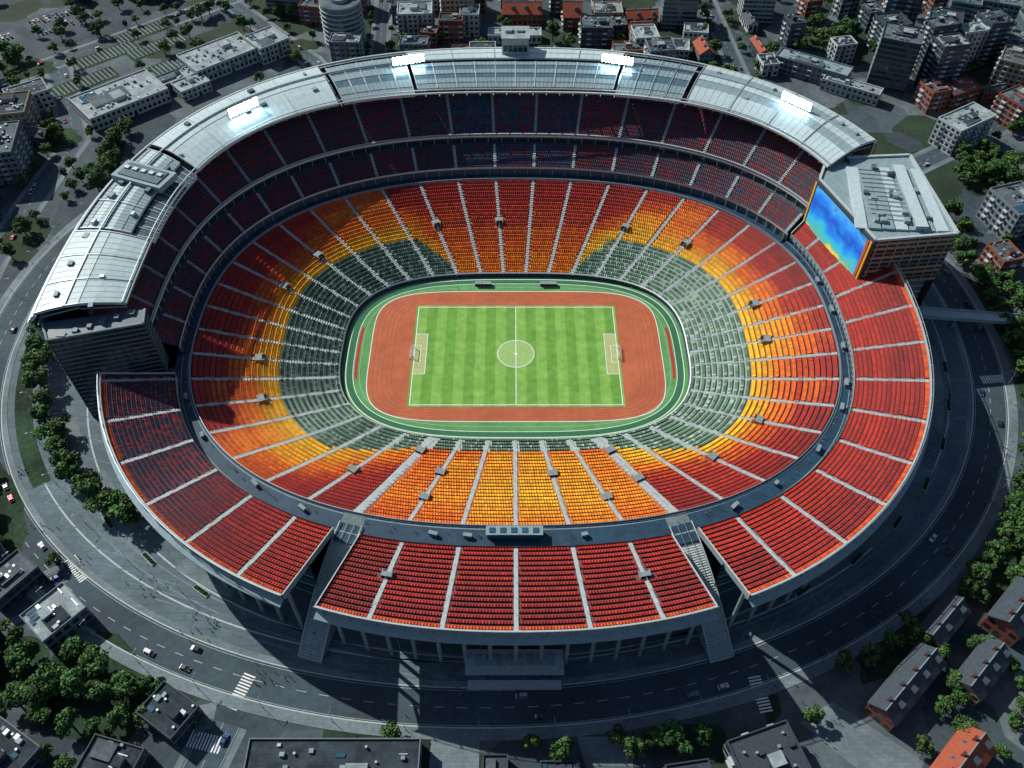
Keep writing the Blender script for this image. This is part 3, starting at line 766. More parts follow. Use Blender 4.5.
def strip(pts,w,z,k,mb,off=0.0):
    P=[Vector(p) for p in pts]; Ls=[]; Rs=[]
    for i,p in enumerate(P):
        d=(P[min(i+1,len(P)-1)]-P[max(i-1,0)]).normalized(); n=Vector((-d.y,d.x))
        Ls.append(p+n*(off+w/2)); Rs.append(p+n*(off-w/2))
    for i in range(len(P)-1):
        mb.poly([(*Rs[i],z),(*Rs[i+1],z),(*Ls[i+1],z),(*Ls[i],z)],k)
roads=[([(-560,95),(-420,215),(-332,292),(-247,369),(-120,490)],16),
 ([(-118,246),(-148,292),(-216,369),(-300,470)],13),
 ([(-292,-10),(-296,74),(-293,128),(-287,190),(-320,262),(-335,290)],15),
 ([(165,246),(160,330),(150,480)],11),([(-96,250),(-100,330),(-108,480)],10),
 ([(-108,-184),(-120,-225),(-140,-300)],14),([(-186,-126),(-230,-150),(-330,-210)],14),
 ([(252,-20),(330,-30),(480,-20)],14),([(236,150),(330,210),(480,330)],13),
 ([(200,-150),(215,-210),(260,-300)],12),([(-420,410),(0,400),(420,395)],13),([(390,-60),(385,150),(395,380)],12)]
for ri,(pts,w) in enumerate(roads):
    mb=MB(); e=ri*.0008; strip(pts,w,-.014+e,'asphalt',mb)
    for sg in(-1,1):
        strip(pts,2.6,-.001+e,'pavement',mb,off=sg*(w/2+1.3)); strip(pts,.18,.001+e,'road_paint',mb,off=sg*(w/2-.6))
    for i in range(len(pts)-1):
        a,b=Vector(pts[i]),Vector(pts[i+1]);L_=(b-a).length;d=(b-a)/L_;x=0
        while x<L_-3: strip([a+d*x,a+d*(x+3)],.22,.002+e,'road_paint',mb); x+=7
    mb.obj('street')
def zebra(x,y,rot,n=10,L_=5,w=.6):
    mb=MB()
    for i in range(n): mb.poly([(-n*.6+i*1.2,-L_/2,0),(-n*.6+i*1.2+w,-L_/2,0),(-n*.6+i*1.2+w,L_/2,0),(-n*.6+i*1.2,L_/2,0)],'white_paint')
    mb.obj('zebra_crossing',loc=(x,y,.016),rot=rot)
zebra(-104,-172,rad(70),12); zebra(-113,-191,rad(-12),11,L_=6); zebra(-184,-120,rad(135),12); zebra(95,-173,rad(100),12)
zebra(243,-15,rad(5),12)

mb=MB()
def park(cx,cy,rot,n,rows):
    c,s=math.cos(rot),math.sin(rot)
    T=lambda x,y:(cx+x*c-y*s,cy+x*s+y*c)
    W=n*3.0
    mb.poly([(*T(-W/2-4,-rows*9-2),-.003),(*T(W/2+4,-rows*9-2),-.003),(*T(W/2+4,rows*9+2),-.003),(*T(-W/2-4,rows*9+2),-.003)],'asphalt')
    out=[]
    for r_ in range(rows):
        y0=-rows*9+r_*18+9
        for i in range(n+1):
            for sg in(-1,1):
                x=-W/2+i*3; a=[T(x-.08,y0),T(x+.08,y0),T(x+.08,y0+sg*5.4),T(x-.08,y0+sg*5.4)]
                mb.poly([(*q,.012) for q in (a if sg>0 else a[::-1])],'road_paint')
                if i<n: out.append((T(x+1.5,y0+sg*2.7),rot+(math.pi/2)))
    return out
slots=park(-352,352,rad(42),14,2)+park(-392,318,rad(42),10,1)+park(300,60,rad(95),12,1)+park(-318,40,rad(92),16,1)
mb.obj('parking_lot')
mb=MB()
for j,(cx,cy) in enumerate(((-266,312),(-245,288),(-283,334),(-304,262),(-225,312),(-300,300))):
    r_=rad(42)
    c,s=math.cos(r_),math.sin(r_)
    T=lambda x,y:(cx+x*c-y*s,cy+x*s+y*c)
    z0=.016+.002*j
    mb.poly([(*T(-23,-9),z0-.01),(*T(23,-9),z0-.01),(*T(23,9),z0-.01),(*T(-23,9),z0-.01)],'lawn')
    for i in range(14):
        x=-21+i*3.1
        mb.box(*T(x+.8,0),z0,1.1,14,.45,'pavement',r_)
mb.obj('planted_beds')
mb=MB()
def lawn(pts,z=.03): mb.poly([(*p,z) for p in pts],'lawn')
def blob(cx,cy,rx,ry,rot=0,n=20):
    ph=[2*math.pi*i/n for i in range(n)]; c,s=math.cos(rot),math.sin(rot)
    lawn([(cx+rx*k*math.cos(t)*c-ry*k*math.sin(t)*s,cy+rx*k*math.cos(t)*s+ry*k*math.sin(t)*c) for t in ph for k in (U(.85,1.1),)],z=.03+0.001*len(mb.f))
for b in ((-285,96,14,18),(-300,191,16,14),(-258,166,8,26),(-361,280,30,16),(-160,314,16,9),(-160,-172,28,20,rad(-30)),(-200,-165,20,15),
          (236,322,22,20),(300,150,26,16,rad(40)),(262,30,8,30),(258,-40,8,30),(236,-95,9,32,rad(-25)),(212,-125,10,24,rad(-40)),(160,-152,9,30,rad(-60)),
          (-228,-98,14,34,rad(25)),(-240,-90,20,20)): blob(*b)
annulus(mb,(233,184,2.1),(241,192,2.1),.05,.05,178,213,1,'lawn',RC)
mb.obj('lawn')

# ---------------------------------------------------------------- trees
def tree_mesh(seed,h=9,r=4.2,nleaf=1300,tall=1.0):
    rs=np.random.RandomState(seed); mb=MB()
    mb.cyl(0,0,0,.35,h*.45,'bark',8,.22)
    for i in range(6):
        a=i*1.05+rs.rand(); l=r*(.5+.4*rs.rand()); mb.beam((0,0,h*(.3+.05*i)),(l*math.cos(a),l*math.sin(a),h*(.5+.06*i)),.2,'bark',.06)
    ncl=16; cl=[]
    for i in range(ncl):
        a=rs.rand()*6.28; rr_=r*.78*math.sqrt(rs.rand()); z=h*(.48+.42*rs.rand()*tall); rr_*=1-.55*max(0,(z/h-.6)/.4)
        cl.append((rr_*math.cos(a),rr_*math.sin(a),z,r*(.22+.2*rs.rand()),.5+.85*rs.rand()))
    for i in range(nleaf):
        cx,cy,cz,cr,br=cl[rs.randint(ncl)]
        v=rs.normal(size=3); v/=np.linalg.norm(v); d=cr*(.55+.5*rs.rand()**.6)
        p=np.array([cx,cy,cz])+v*d*np.array([1,1,.8])
        n=v+rs.normal(size=3)*.5+np.array([0,0,.3]); n/=np.linalg.norm(n)
        t=np.cross(n,rs.normal(size=3)); t/=np.linalg.norm(t); b=np.cross(n,t); s=.22+.28*rs.rand()
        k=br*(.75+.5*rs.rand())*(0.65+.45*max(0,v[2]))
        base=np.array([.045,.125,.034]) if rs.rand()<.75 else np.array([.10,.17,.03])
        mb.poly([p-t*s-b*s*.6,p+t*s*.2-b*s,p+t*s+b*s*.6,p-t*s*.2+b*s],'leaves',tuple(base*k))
    return mb.mesh('tree')
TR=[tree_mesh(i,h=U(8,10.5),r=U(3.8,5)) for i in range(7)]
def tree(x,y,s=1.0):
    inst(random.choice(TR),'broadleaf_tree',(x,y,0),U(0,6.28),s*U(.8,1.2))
tl=[(-362,292,1.3),(-350,285,1.2),(-372,300,1.2),(-321,352,1.1),(-330,345,1),(-285,96,1.5),(-298,191,1.4),(-292,182,1.2),(-306,198,1.2),(-270,138,1),(-311,369,1),
 (-159,314,1.2),(-166,308,1),(-150,320,1),(-361,272,1.2),(-380,285,1.3),(-352,262,1),(-268,146,.9),(-272,128,.9)]
for i in range(16): tl.append((-258+U(-5,5),138+i*4.2,1.1))
for x,y in ((-243,1),(-235,-22),(-240,-12),(-221,-53),(-226,-44),(-209,-67),(-214,-60),(-189,-86),(-195,-80),(-177,-92),(-246,14),(-202,-76),(-183,-92),(-231,-33),(-170,-97),(-237,-3),(-217,-50),(-206,-70)): tl.append((x+3,y,1.4))
for i in range(22): tl.append((-250+U(-24,14)+i*1.1-0,-78-i*1.8+U(-8,8),1.2))
for i in range(30):
    a=U(0,6.28); q=math.sqrt(R()); tl.append((-157+27*q*math.cos(a),-172+17*q*math.sin(a),U(.8,1.3)))
for i in range(16):tl.append((U(-215,-185),U(-180,-158),1.2))
for i in range(18):
    a=U(0,6.28); q=math.sqrt(R()); tl.append((236+20*q*math.cos(a),322+18*q*math.sin(a),1.5))
for i in range(24): a=U(0,6.28); q=math.sqrt(R()); tl.append((300+28*q*math.cos(a)*.8,152+24*q*math.sin(a),1.3))
for p in arange(-44,20,1.9):
    c=rp((272,222,2.1),p,RC); tl.append((c[0]+U(-2,3),c[1]+U(-2,2),1.25))
    if R()<.75: c=rp((281,231,2.1),p,RC); tl.append((c[0]+U(-4,4),c[1]+U(-3,3),1.3))
for i in range(34): tl.append((U(150,240),U(-205,-110),U(.8,1.2)))
for x,y in ((165,-137),(129,-162),(112,-183),(150,-154),(140,-160),(158,-146),(248,58),(258,40),(252,70),(51,-192),(38,-190),(-38,-187),(44,-194),(7,-192),(-30,-188),(57,-190),(-45,-189),(288,147),(62,-195),(18,-196),
            (192,-178),(200,-170),(186,-185),(205,-160),(178,-196),(-196,-152),(-206,-146),(-160,-200),(-170,-196),(70,-190)): tl.append((x,y,U(.8,1.15)))
for i in range(190):
    x=U(-420,430); y=U(245,460)
    tl.append((x,y,U(.9,1.4)))
for i in range(80):
    x=random.choice((-1,1))*U(285,460); tl.append((x,U(-220,240),U(.9,1.4)))
for pts,w in roads:
    for i in range(len(pts)-1):
        a,b=Vector(pts[i]),Vector(pts[i+1]);d=(b-a);L_=d.length;d.normalize();n=Vector((-d.y,d.x))
        for k in range(int(L_/11)):
            for sg in(-1,1):
                if R()<.45: q=a+d*(k*11+U(0,3))+n*sg*(w/2+3.4); tl.append((q.x,q.y,U(.6,.95)))

# ---------------------------------------------------------------- buildings
BL=[]
def building(name,x,y,w,d,h,rot=0,wallk='grey_wall',roofk='gravel_roof',fl=3.4,bay=3.4,glass='glass_dark',style='flat',units=True):
    BL.append((x,y,max(w,d)/2)); mb=MB()
    mb.box(0,0,0,w,d,h,wallk,top=roofk)
    nf=max(1,int(h/fl)); fh=h/nf
    for side in range(4):
        L_=w if side%2==0 else d; o=(d if side%2==0 else w)/2; a=side*math.pi/2-math.pi/2
        ux,uy=math.cos(a+math.pi/2),math.sin(a+math.pi/2); nx,ny=math.cos(a),math.sin(a)
        nb=max(1,int(L_/bay)); bw=L_/nb
        for i in range(nf):
            z0=i*fh+fh*.3; z1=i*fh+fh*.82
            for j in range(nb):
                c=-L_/2+(j+.5)*bw; q=bw*.32; e=o+.04
                if style=='ribbon': q=bw*.46
                zz0=z0 if not(i==0 and j==nb//2) else .05
                mb.poly([(ux*(c-q)+nx*e,uy*(c-q)+ny*e,zz0),(ux*(c+q)+nx*e,uy*(c+q)+ny*e,zz0),(ux*(c+q)+nx*e,uy*(c+q)+ny*e,z1),(ux*(c-q)+nx*e,uy*(c-q)+ny*e,z1)],glass if R()<.85 else 'glass_blue')
                if h>9 and style!='ribbon' and j%3==1 and i>0:
                    mb.box(nx*(o+.6)+ux*c,ny*(o+.6)+uy*c,i*fh+.1,bw*.8 if side%2==0 else 1.2,1.2 if side%2==0 else bw*.8,.9,'white_wall' if wallk!='white_wall' else 'grey_wall',bottom=True)
        if style!='gable':
            for i in range(1,nf):
                mb.box(nx*(o+.09),ny*(o+.09),i*fh-.1,(L_+.3) if side%2==0 else .18,.18 if side%2==0 else (L_+.3),.28,'concrete' if wallk!='white_wall' else 'grey_wall',bottom=True)
    if style=='gable':
        e=.6; hr=d*.38
        a=[(-w/2-e,-d/2-e,h-.2),(w/2+e,-d/2-e,h-.2),(w/2+e,0,h+hr),(-w/2-e,0,h+hr)]
        b=[(w/2+e,d/2+e,h-.2),(-w/2-e,d/2+e,h-.2),(-w/2-e,0,h+hr),(w/2+e,0,h+hr)]
        for q in(a,b):
            mb.poly(q,roofk); mb.poly([(p[0],p[1],p[2]-.25) for p in q[::-1]],roofk)
        for sx in(-1,1): mb.poly([(sx*w/2,-d/2,h),(sx*w/2,d/2,h),(sx*w/2,0,h+hr-.1)],wallk)
        mb.beam((-w/2-e,0,h+hr),(w/2+e,0,h+hr),.4,'concrete')
        n=max(1,int(w/8))
        for i in range(n):
            xx=-w/2+(i+.5)*w/n; mb.box(xx,d*.12,h+hr*.4,1.3,1.0,hr*.9,'brick',top='slate')
            mb.box(xx+2.5,-d*.25,h+hr*.2,2.2,2.4,hr*.55,'grey_wall',top='slate'); mb.box(xx+2.5,-d*.25-1.22,h+hr*.3,1.5,.06,hr*.35,'glass_dark')
            mb.poly([(xx-2,d*.3,h+hr*.42+.05),(xx-3.2,d*.3,h+hr*.42+.05),(xx-3.2,d*.2,h+hr*.61+.05),(xx-2,d*.2,h+hr*.61+.05)],'glass_blue')
    else:
        t=.4;ph=.9
        for sy in(-1,1): mb.box(0,sy*(d/2-t/2+.03),h-.05,w+.1,t,ph,wallk)
        for sx in(-1,1): mb.box(sx*(w/2-t/2+.03),0,h-.05,t,d-2*t,ph,wallk)
        if units:
            m=min(w,d)
            mb.box(U(-.2,.2)*w,U(-.15,.2)*d,h,m*.28,m*.24,2.6,wallk,top=random.choice(['tar_roof','pale_roof']))
            if R()<.5: mb.box(U(-.25,.25)*w,U(-.2,.2)*d,h,w*.4,d*.45,1.2,wallk,top=random.choice(['gravel_roof','tar_roof']))
            if R()<.45:
                n=int(w*.4/2); 
                for i in range(n): 
                    mb.box(-w*.4+i*1.9,-d*.3,h+.3,1.5,d*.2,.12,'glass_blue')
            for i in range(int(5+w*d/45)):
                ux_,uy_=U(-.42,.42)*w,U(-.42,.42)*d
                r_=R()
                if r_<.5: mb.box(ux_,uy_,h,U(1,2.2),U(1,2.2),U(.7,1.5),random.choice(['steel','concrete','roof_grey','dark_steel'])); 
                elif r_<.75: mb.cyl(ux_,uy_,h,.5,U(.8,1.6),'steel',8)
                elif r_<.9: mb.box(ux_,uy_,h,U(3,6),.4,.4,'steel')
                else: mb.box(ux_,uy_,h,U(2,4),U(1.4,2),.35,'glass_blue')
    return mb.obj(name,loc=(x,y,0),rot=rot)

def round_tower(x,y,r,h):
    BL.append((x,y,r)); mb=MB(); n=36
    mb.cyl(0,0,0,r,h,'grey_wall',n,top='gravel_roof')
    for i in range(int(h/3.6)):
        z=i*3.6+1; mb.cyl(0,0,z,r+.06,1.9,'glass_blue',n); mb.cyl(0,0,z+1.9,r+.5,.6,'white_wall',n)
        for k in range(24):
            a=k*math.pi/12; mb.box((r+.1)*math.cos(a),(r+.1)*math.sin(a),z,.5,.3,1.9,'grey_wall',a)
    mb.cyl(0,0,h,r*1.02,1.0,'white_wall',n,top='gravel_roof'); mb.cyl(0,0,h+1,r*.5,2.5,'roof_grey',20,top='pale_roof'); mb.box(r*.6,0,h+1,3,3,2,'steel'); mb.box(-r*.6,3,h+1,3,4,1.5,'dark_steel')
    mb.obj('round_office_tower',loc=(x,y,0))
round_tower(-125,318,15,32)
B=building
B('white_office_building',-73,335,26,20,18,rad(3),'white_wall','pale_roof')
B('tan_office_building',-42,350,24,22,22,rad(3),'tan_wall','gravel_roof')
B('brick_house',8,352,30,16,9,0,'brick','tile_red',style='gable')
B('brick_house',46,345,14,20,11,0,'brick','tile_red',style='gable')
B('tan_shop_building',74,352,22,18,10,0,'tan_wall','pale_roof')
B('white_shop_building',2,322,40,12,6,0,'white_wall','pale_roof')
B('brick_house',96,322,16,14,9,rad(5),'brick','tile_red',style='gable')
B('white_house',118,300,24,16,8,rad(-8),'white_wall','pale_roof')
B('white_house',138,322,18,14,9,rad(-8),'white_wall','pale_roof')
B('office_building',128,350,26,22,24,rad(-3),'grey_wall','gravel_roof',style='ribbon')
B('office_building',190,360,24,22,24,rad(-3),'white_wall','gravel_roof',style='ribbon')
B('dark_office_tower',266,262,26,24,36,rad(-22),'dark_wall','gravel_roof',style='ribbon')
B('dark_office_tower',306,292,22,20,34,rad(-22),'dark_wall','tar_roof')
B('office_building',330,318,20,20,34,rad(-22),'grey_wall','gravel_roof',style='ribbon')
B('dark_office_tower',294,340,24,20,40,rad(-15),'dark_wall','gravel_roof')
B('apartment_building',362,330,26,20,28,rad(-22),'grey_wall','gravel_roof')
B('apartment_building',350,258,22,24,22,rad(-30),'tan_wall','gravel_roof')
B('brick_apartment_building',306,236,24,14,12,rad(25),'brick','tile_red')
B('white_apartment_building',292,190,34,18,18,rad(32),'white_wall','pale_roof')
B('brick_apartment_building',336,214,20,20,18,rad(30),'brick','gravel_roof')
B('long_terminal_building',214,270,52,14,11,rad(-32),'grey_wall','roof_grey')
B('long_terminal_building',236,246,40,10,8,rad(-32),'white_wall','pale_roof')
B('apartment_building',292,104,22,26,20,rad(18),'grey_wall','gravel_roof')
B('apartment_building',325,130,20,20,16,rad(18),'tan_wall','gravel_roof')
B('apartment_building',340,80,24,20,18,rad(10),'white_wall','gravel_roof')
B('white_exhibition_hall',-268,232,34,56,9,rad(-48),'white_wall','pale_roof')
B('white_exhibition_hall',-212,286,30,50,10,rad(-48),'white_wall','pale_roof')
B('white_pavilion',-180,302,24,24,12,rad(-48),'white_wall','pale_roof')
B('low_canopy_building',-240,258,14,40,6,rad(-48),'grey_wall','roof_grey')
B('white_annex_building',-224,250,16,22,7,rad(-48),'white_wall','pale_roof')
B('apartment_building',-318,160,24,34,22,rad(12),'grey_wall','gravel_roof')
B('apartment_building',-330,205,26,26,18,rad(12),'tan_wall','tar_roof')
B('apartment_building',-352,182,18,26,26,rad(12),'white_wall','gravel_roof')
B('apartment_building',-322,120,22,22,15,rad(12),'dark_wall','tar_roof')
B('apartment_building',-370,240,40,22,14,rad(35),'dark_wall','tar_roof')
B('white_apartment_building',-330,232,26,18,12,rad(35),'white_wall','gravel_roof')
B('brick_apartment_building',-215,410,30,20,14,rad(0),'brick','tile_red')
B('office_building',-178,372,26,20,22,rad(-10),'grey_wall','gravel_roof',style='ribbon')
B('brick_apartment_building',-152,352,20,16,14,rad(-10),'brick','gravel_roof')
B('white_house',-182,-144,17,19,9,rad(-40),'grey_wall','pale_roof')
B('terraced_house',-207,-128,14,20,8,rad(-35),'dark_wall','gravel_roof')
B('terraced_house',-215,-150,16,14,9,rad(-35),'dark_wall','tar_roof')
B('dark_flat_house',-127,-182,18,14,8,rad(-32),'dark_wall','tar_roof')
B('dark_flat_house',-143,-200,20,14,8,rad(-15),'dark_wall','tar_roof')
B('dark_flat_house',-186,-196,30,18,9,rad(-30),'dark_wall','tar_roof')
B('low_flat_roof_building',-64,-206,62,28,7,0,'grey_wall','tar_roof')
B('dark_shed',-6,-203,9,12,5,0,'dark_wall','slate'); B('dark_shed',17,-205,14,11,6,0,'dark_wall','slate')
B('dark_flat_house',63,-206,16,12,7,rad(8),'dark_wall','slate')
B('dark_house',91,-200,24,20,11,rad(18),'dark_wall','slate',style='flat')
B('brick_house',149,-172,34,11,8,rad(42),'brick','slate',style='gable')
B('brick_house',171,-147,22,10,8,rad(42),'brick','slate',style='gable')
B('brick_house',180,-166,24,11,7,rad(42),'tan_wall','slate',style='gable')
B('brick_house',202,-142,24,13,9,rad(42),'brick','slate',style='gable')
B('dark_flat_house',205,-190,26,18,8,rad(40),'brick','tar_roof')
B('brick_house',160,-200,24,12,8,rad(42),'brick','tile_red',style='gable')
def near_road(x,y,m):
    for pts,w in roads:
        for i in range(len(pts)-1):
            a,b=Vector(pts[i]),Vector(pts[i+1]);p=Vector((x,y));t=max(0,min(1,(p-a).dot(b-a)/(b-a).length_squared))
            if (a+(b-a)*t-p).length<m+w/2+2: return True
    return False
def inring(x,y,m):
    return (abs((x-RC[0])/(268+m))**2.1+abs((y-RC[1])/(217+m))**2.1)<1
def clear(x,y,m):
    if inring(x,y,m) or near_road(x,y,m): return False
    for bx,by,br in BL:
        if math.hypot(bx-x,by-y)<(br+m)*.86: return False
    if -400<x<-150 and 200<y<385 : return False
    if abs(x-236)<26 and abs(y-322)<26: return False
    if abs(x-300)<26 and abs(y-152)<22: return False
    return True
cnt=0
names={'brick':'brick_apartment_building','white_wall':'white_apartment_building','grey_wall':'apartment_building','tan_wall':'tan_apartment_building','dark_wall':'dark_office_building'}
tries=0
while cnt<200 and tries<16000:
    tries+=1
    if R()<.7: x,y=U(-450,450),U(235,490)
    else: x,y=random.choice((-1,1))*U(255,460),U(-240,300)
    w,d=U(12,24),U(10,20)
    if not clear(x,y,max(w,d)*.55): continue
    wk=random.choice(['brick','white_wall','grey_wall','tan_wall','dark_wall','brick','dark_wall'])
    far=y>250; h=U(8,24) if far else U(8,18)
    if far and x>200 and R()<.4: h=U(24,38)
    if R()<.3 and h<24: B('brick_house' if wk=='brick' else 'town_house',x,y,w,d*.6,U(6,10),rad(random.choice((0,90))+ (x*.05)),wk,random.choice(['slate','tile_red','tile_red']),style='gable')
    else: B(names[wk],x,y,w,d,h,rad(x*.05+U(-4,4)),wk,random.choice(['gravel_roof','tar_roof','pale_roof','tar_roof']))
    cnt+=1
cnt=0
while cnt<14:
    x,y=U(-260,260),U(-300,-222)
    if clear(x,y,13): B('dark_flat_house',x,y,U(12,22),U(12,18),U(6,10),U(-.3,.3),'dark_wall','tar_roof')
    cnt+=1
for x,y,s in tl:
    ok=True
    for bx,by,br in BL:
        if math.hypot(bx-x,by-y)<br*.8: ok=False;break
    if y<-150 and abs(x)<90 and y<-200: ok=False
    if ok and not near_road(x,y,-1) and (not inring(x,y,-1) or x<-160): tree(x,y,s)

mb=MB()
mb.box(0,0,0,36,8,4.2,'white_wall',top='pale_roof')
for i in range(12): mb.box(-16.5+i*3,-4.1,.3,2.2,.1,3.0,'glass_blue')
mb.box(0,-.5,4.2,38,10,.5,'pale_stone',bottom=True)
for i in range(5): mb.box(0,-6.5-i*.7,0,36,.7,.75-.15*i,'pale_stone')
for i in range(8): mb.box(-14+i*4,0,4.7,2.4,4,.4,'pale_roof')
mb.obj('entrance_pavilion',loc=(1,-162,0))
mb=MB()
mb.poly([(108,-184,.02),(122,-176,.02),(150,-198,.02),(140,-215,.02)],'pavement')
mb.poly([(-30,-189,.02),(-12,-189,.02),(-12,-205,.02),(-30,-205,.02)],'pavement')
mb.poly([(24,-189,.02),(44,-189,.02),(44,-205,.02),(28,-205,.02)],'pavement')
mb.poly([(-112,-186,.022),(-118,-188,.022),(-120,-178,.022),(-112,-176,.022)],'pavement')
mb.obj('paved_court')
mb=MB()
mb.box(0,0,6.5,80,7,.8,'pale_stone',bottom=True)
for sy in(-1,1): mb.box(0,sy*3.3,7.3,80,.25,1.1,'steel')
for i in range(6): mb.box(-35+i*14,0,0,1.2,4,6.5,'concrete')
mb.obj('footbridge',loc=(240,22,0),rot=rad(-6))

# ---------------------------------------------------------------- vehicles
def car_mesh(colr,name,van=False):
    k='paint_'+name; mk(k,colr,.3,metal=.3,var=.03,spec=.5)
    mb=MB(); L_,W=4.5,1.85
    low=[(-2.25,.35),(-2.2,.8),(-1.6,.95),(1.0,.98),(2.0,.82),(2.25,.6),(2.22,.3)]
    def sec(y,s): return [(x,y,z) for x,z in low]
    A=sec(-W/2,1);Bq=sec(W/2,1)
    for i in range(len(low)-1): mb.poly([A[i],Bq[i],Bq[i+1],A[i+1]][::-1],k)
    mb.poly(A[::-1],k);mb.poly(Bq,k)
    if van: cab=[(-2.15,.9),(-2.05,1.95),(.9,1.95),(1.7,.95)]
    else: cab=[(-1.9,.9),(-1.3,1.42),(.2,1.45),(1.05,.95)]
    a=[(x,-W/2*(.96 if z<1 else .78),z) for x,z in cab]; b=[(x,-y,z) for x,y,z in a]
    mb.poly([a[0],b[0],b[1],a[1]][::-1],'glass_dark');mb.poly([a[1],b[1],b[2],a[2]][::-1],k);mb.poly([a[2],b[2],b[3],a[3]][::-1],'glass_dark')
    mb.poly(a,'glass_dark');mb.poly(b[::-1],'glass_dark')
    for x in(-1.4,1.4):
        for y in(-.88,.88):
            n=12; rr_=.34; f=[(x+rr_*math.cos(t*6.283/n),y-.13,.34+rr_*math.sin(t*6.283/n)) for t in range(n)]; g=[(p[0],y+.13,p[2]) for p in f]
            for i in range(n): j=(i+1)%n; mb.poly([f[i],f[j],g[j],g[i]],'rubber')
            mb.poly(f,'rubber');mb.poly(g[::-1],'rubber')
            mb.poly([(x+.2*math.cos(t*6.283/n),y+(.14 if y>0 else -.14),.34+.2*math.sin(t*6.283/n)) for t in range(n)],'steel')
    for y in(-.6,.6):
        mb.box(2.2,y,.55,.12,.35,.18,'head_lamp'); mb.box(-2.2,y,.6,.12,.35,.18,'tail_lamp')
        mb.box(.75,y*1.72,.95,.2,.18,.14,k)
    return mb.mesh('car_'+name)
CARS=[car_mesh(c,n,v) for c,n,v in (((.6,.6,.6),'white',0),((.02,.02,.025),'black',0),((.2,.21,.22),'silver',0),((.3,.03,.03),'red',0),((.03,.07,.2),'blue',0),((.5,.5,.5),'whitevan',1),((.05,.055,.06),'grey',0))]
for (p,r_) in slots:
    if R()<.75: inst(random.choice(CARS),'parked_car',(p[0],p[1],0.0),r_+(math.pi if R()<.5 else 0))
for i in range(34):
    p=U(0,360); ln=random.choice((251,259)); ring=(ln,ln-50.5,2.1)
    a=rp(ring,p,RC);b=rp(ring,p+.5,RC); ro=math.atan2(b[1]-a[1],b[0]-a[0])+(math.pi if ln<255 else 0)
    inst(random.choice(CARS),'car',(a[0],a[1],.0),ro)
for pts,w in roads:
    for i in range(len(pts)-1):
        a,b=Vector(pts[i]),Vector(pts[i+1]);d=(b-a);L_=d.length;d.normalize();n=Vector((-d.y,d.x))
        for k in range(int(L_/24)):
            sg=random.choice((-1,1)); q=a+d*U(4,L_-4)-n*sg*w*.25
            inst(random.choice(CARS),'car',(q.x,q.y,-.01),math.atan2(d.y,d.x)+(math.pi if sg<0 else 0))

# ---------------------------------------------------------------- people
mk('skin',(0.45,0.27,0.19),.6);mk('hair',(.03,.02,.015),.8);mk('trousers',(.03,.04,.07),.8)
for i,c in enumerate(((.5,.5,.5),(.3,.04,.03),(.04,.1,.25),(.04,.04,.04),(.45,.35,.1))): mk('shirt_%d'%i,c,.8)
def person(idx,stride,shirt):
    me=bpy.data.meshes.new('p'); s=stride
    V=[(0,0,.95),(0,0,1.2),(0,0,1.42),(0,.01,1.54),(0,.02,1.64),(0,.01,1.75),
       (.11,0,.92),(.12,.2*s,.5),(.12,.02*s+.12*s,.08),(.12,.2*s+.12,.04),
       (-.11,0,.92),(-.12,-.05*s,.5),(-.12,-.35*s,.1),(-.12,-.35*s+.14,.05),
       (.2,0,1.4),(.26,-.12*s,1.12),(.26,.02-.1*s,.86),(.26,.05-.1*s,.76),
       (-.2,0,1.4),(-.26,.08*s,1.12),(-.26,.25*s,.9),(-.26,.28*s,.8)]
    E=[(0,1),(1,2),(2,3),(3,4),(4,5),(0,6),(6,7),(7,8),(8,9),(0,10),(10,11),(11,12),(12,13),(2,14),(14,15),(15,16),(16,17),(2,18),(18,19),(19,20),(20,21)]
    rd=[.15,.14,.15,.06,.1,.09,.1,.07,.045,.04,.1,.07,.045,.04,.07,.05,.035,.04,.07,.05,.035,.04]
    me.from_pydata(V,E,[]); o=bpy.data.objects.new('p',me); COL.objects.link(o)
    m=o.modifiers.new('s','SKIN'); 
    for i,v in enumerate(me.skin_vertices[0].data): v.radius=(rd[i],rd[i]*.8); v.use_root=(i==0)
    m2=o.modifiers.new('ss','SUBSURF'); m2.levels=1
    dg_=bpy.context.evaluated_depsgraph_get(); me2=bpy.data.meshes.new_from_object(o.evaluated_get(dg_)); me2.name='person'
    bpy.data.objects.remove(o)
    me2.materials.clear()
    for k in('trousers',shirt,'skin','hair','rubber'): me2.materials.append(M[k])
    for p in me2.polygons:
        z=p.center.z;x=abs(p.center.x)
        p.material_index= 4 if z<.1 else 3 if (z>1.72 or (z>1.6 and p.center.y<-.02)) else 2 if z>1.5 else (2 if x>.2 and z<.95 else (1 if z>.95 else 0))
        p.use_smooth=True
    return me2
PE=[person(i,(0.2,1,1,.6,.9)[i],'shirt_%d'%i) for i in range(5)]
clusters=[(-94,-168,10,20),(-125,-146,8,16),(100,-170,10,16),(125,-158,8,12),(-185,-118,6,8),(-226,-72,5,8),(190,-100,6,10),(230,-60,5,8),(-20,-178,20,8),(30,-176,20,8),(-118,-185,6,12),(118,-186,10,16),(-245,20,4,8),(215,-88,5,8),(0,-170,40,14),(-150,-130,8,12),(150,-140,8,12),(-275,90,8,8),(-205,-100,6,8)]
for cx,cy,sp,n in clusters:
    for i in range(n):
        x,y=cx+random.gauss(0,sp*.5),cy+random.gauss(0,sp*.35)
        inst(random.choice(PE),'pedestrian',(x,y,0.02),U(0,6.28),U(.98,1.08))
for x,y in ((-70,-46),(66,50),(-30,50),(40,-48)): inst(random.choice(PE),'steward',(x,y,.05),U(0,6.28))
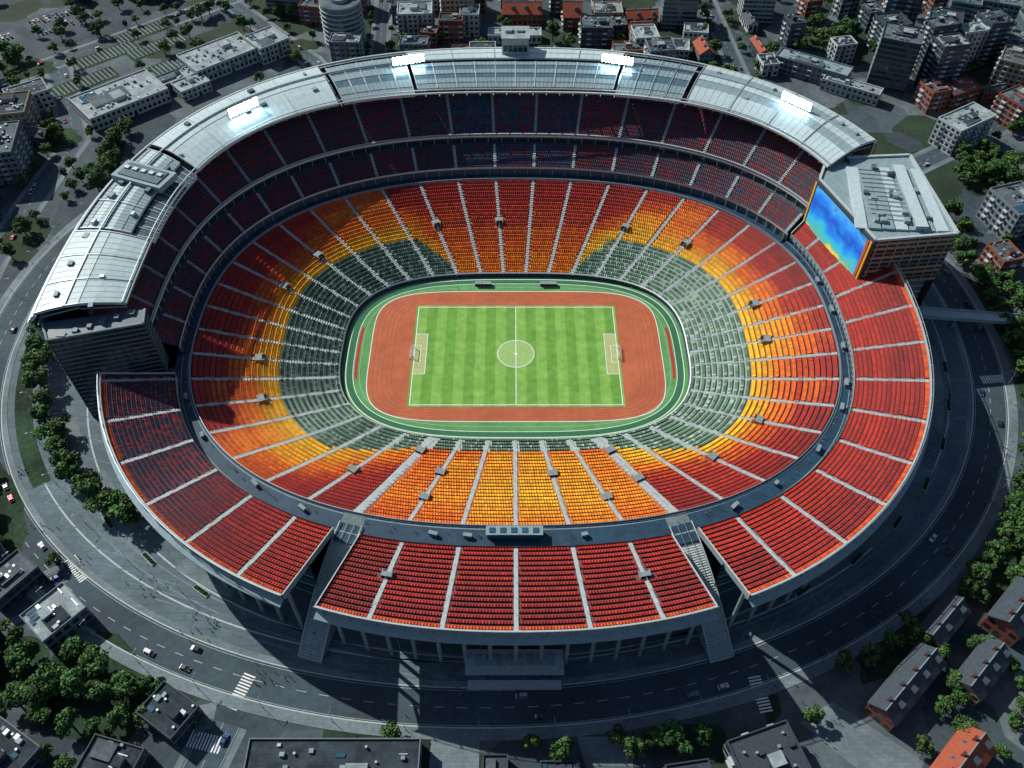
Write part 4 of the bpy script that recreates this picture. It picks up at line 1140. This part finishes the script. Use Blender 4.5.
for i in range(60):
    p=U(197,385); 
    c=rp((158.4,119+U(0,3) if abs(angdiff(p,270))<50 else 118,2.4),p); inst(random.choice(PE),'spectator',(c[0],c[1],22.03),U(0,6.28))

def lamp_mesh():
    mb=MB(); mb.cyl(0,0,0,.22,.6,'dark_steel',8,.14); mb.cyl(0,0,.6,.12,8.4,'steel',8,.07)
    mb.beam((0,0,8.9),(1.8,0,9.5),.12,'steel',.08); mb.box(2.2,0,9.4,1.0,.4,.16,'dark_steel',bottom=True); mb.box(2.2,0,9.36,.7,.28,.05,'head_lamp',bottom=True)
    return mb.mesh('street_lamp')
LM=lamp_mesh()
for p in range(0,360,6):
    a=rp((264.5,213.5,2.1),p,RC); b=rp((250,200,2.1),p,RC)
    inst(LM,'street_lamp',(a[0],a[1],.14),math.atan2(b[1]-a[1],b[0]-a[0]))
for p in range(198,344,8):
    a=rp((232,183,2.1),p,RC); inst(LM,'street_lamp',(a[0],a[1],.0),rad(p))

# ---------------------------------------------------------------- light, camera
sv=Vector((-0.70,0.56,0.72)).normalized()
el=math.asin(sv.z); az=math.atan2(sv.x,sv.y)
w=bpy.data.worlds.new('World'); scene.world=w; w.use_nodes=True
nt=w.node_tree; sky=nt.nodes.new('ShaderNodeTexSky'); sky.sky_type='NISHITA'; sky.sun_disc=False; sky.sun_elevation=el; sky.sun_rotation=az
sky.ozone_density=2.0
nt.links.new(sky.outputs[0],nt.nodes['Background'].inputs[0]); nt.nodes['Background'].inputs[1].default_value=0.075
sl=bpy.data.lights.new('sun','SUN'); sl.energy=5.0; sl.angle=rad(.5); sl.color=(1,.97,.88)
so=bpy.data.objects.new('sun',sl); COL.objects.link(so); so.rotation_euler=sv.to_track_quat('Z','Y').to_euler(); so.location=(-200,220,330)
cam=bpy.data.cameras.new('camera'); cam.lens=29.88; cam.sensor_width=36; cam.clip_end=6000; cam.clip_start=1
co=bpy.data.objects.new('camera',cam); COL.objects.link(co); co.location=(0,-291.5,325.5); co.rotation_euler=(rad(40),0,0)
scene.camera=co
scene.view_settings.view_transform='Standard'; scene.view_settings.look='None'; scene.view_settings.exposure=0
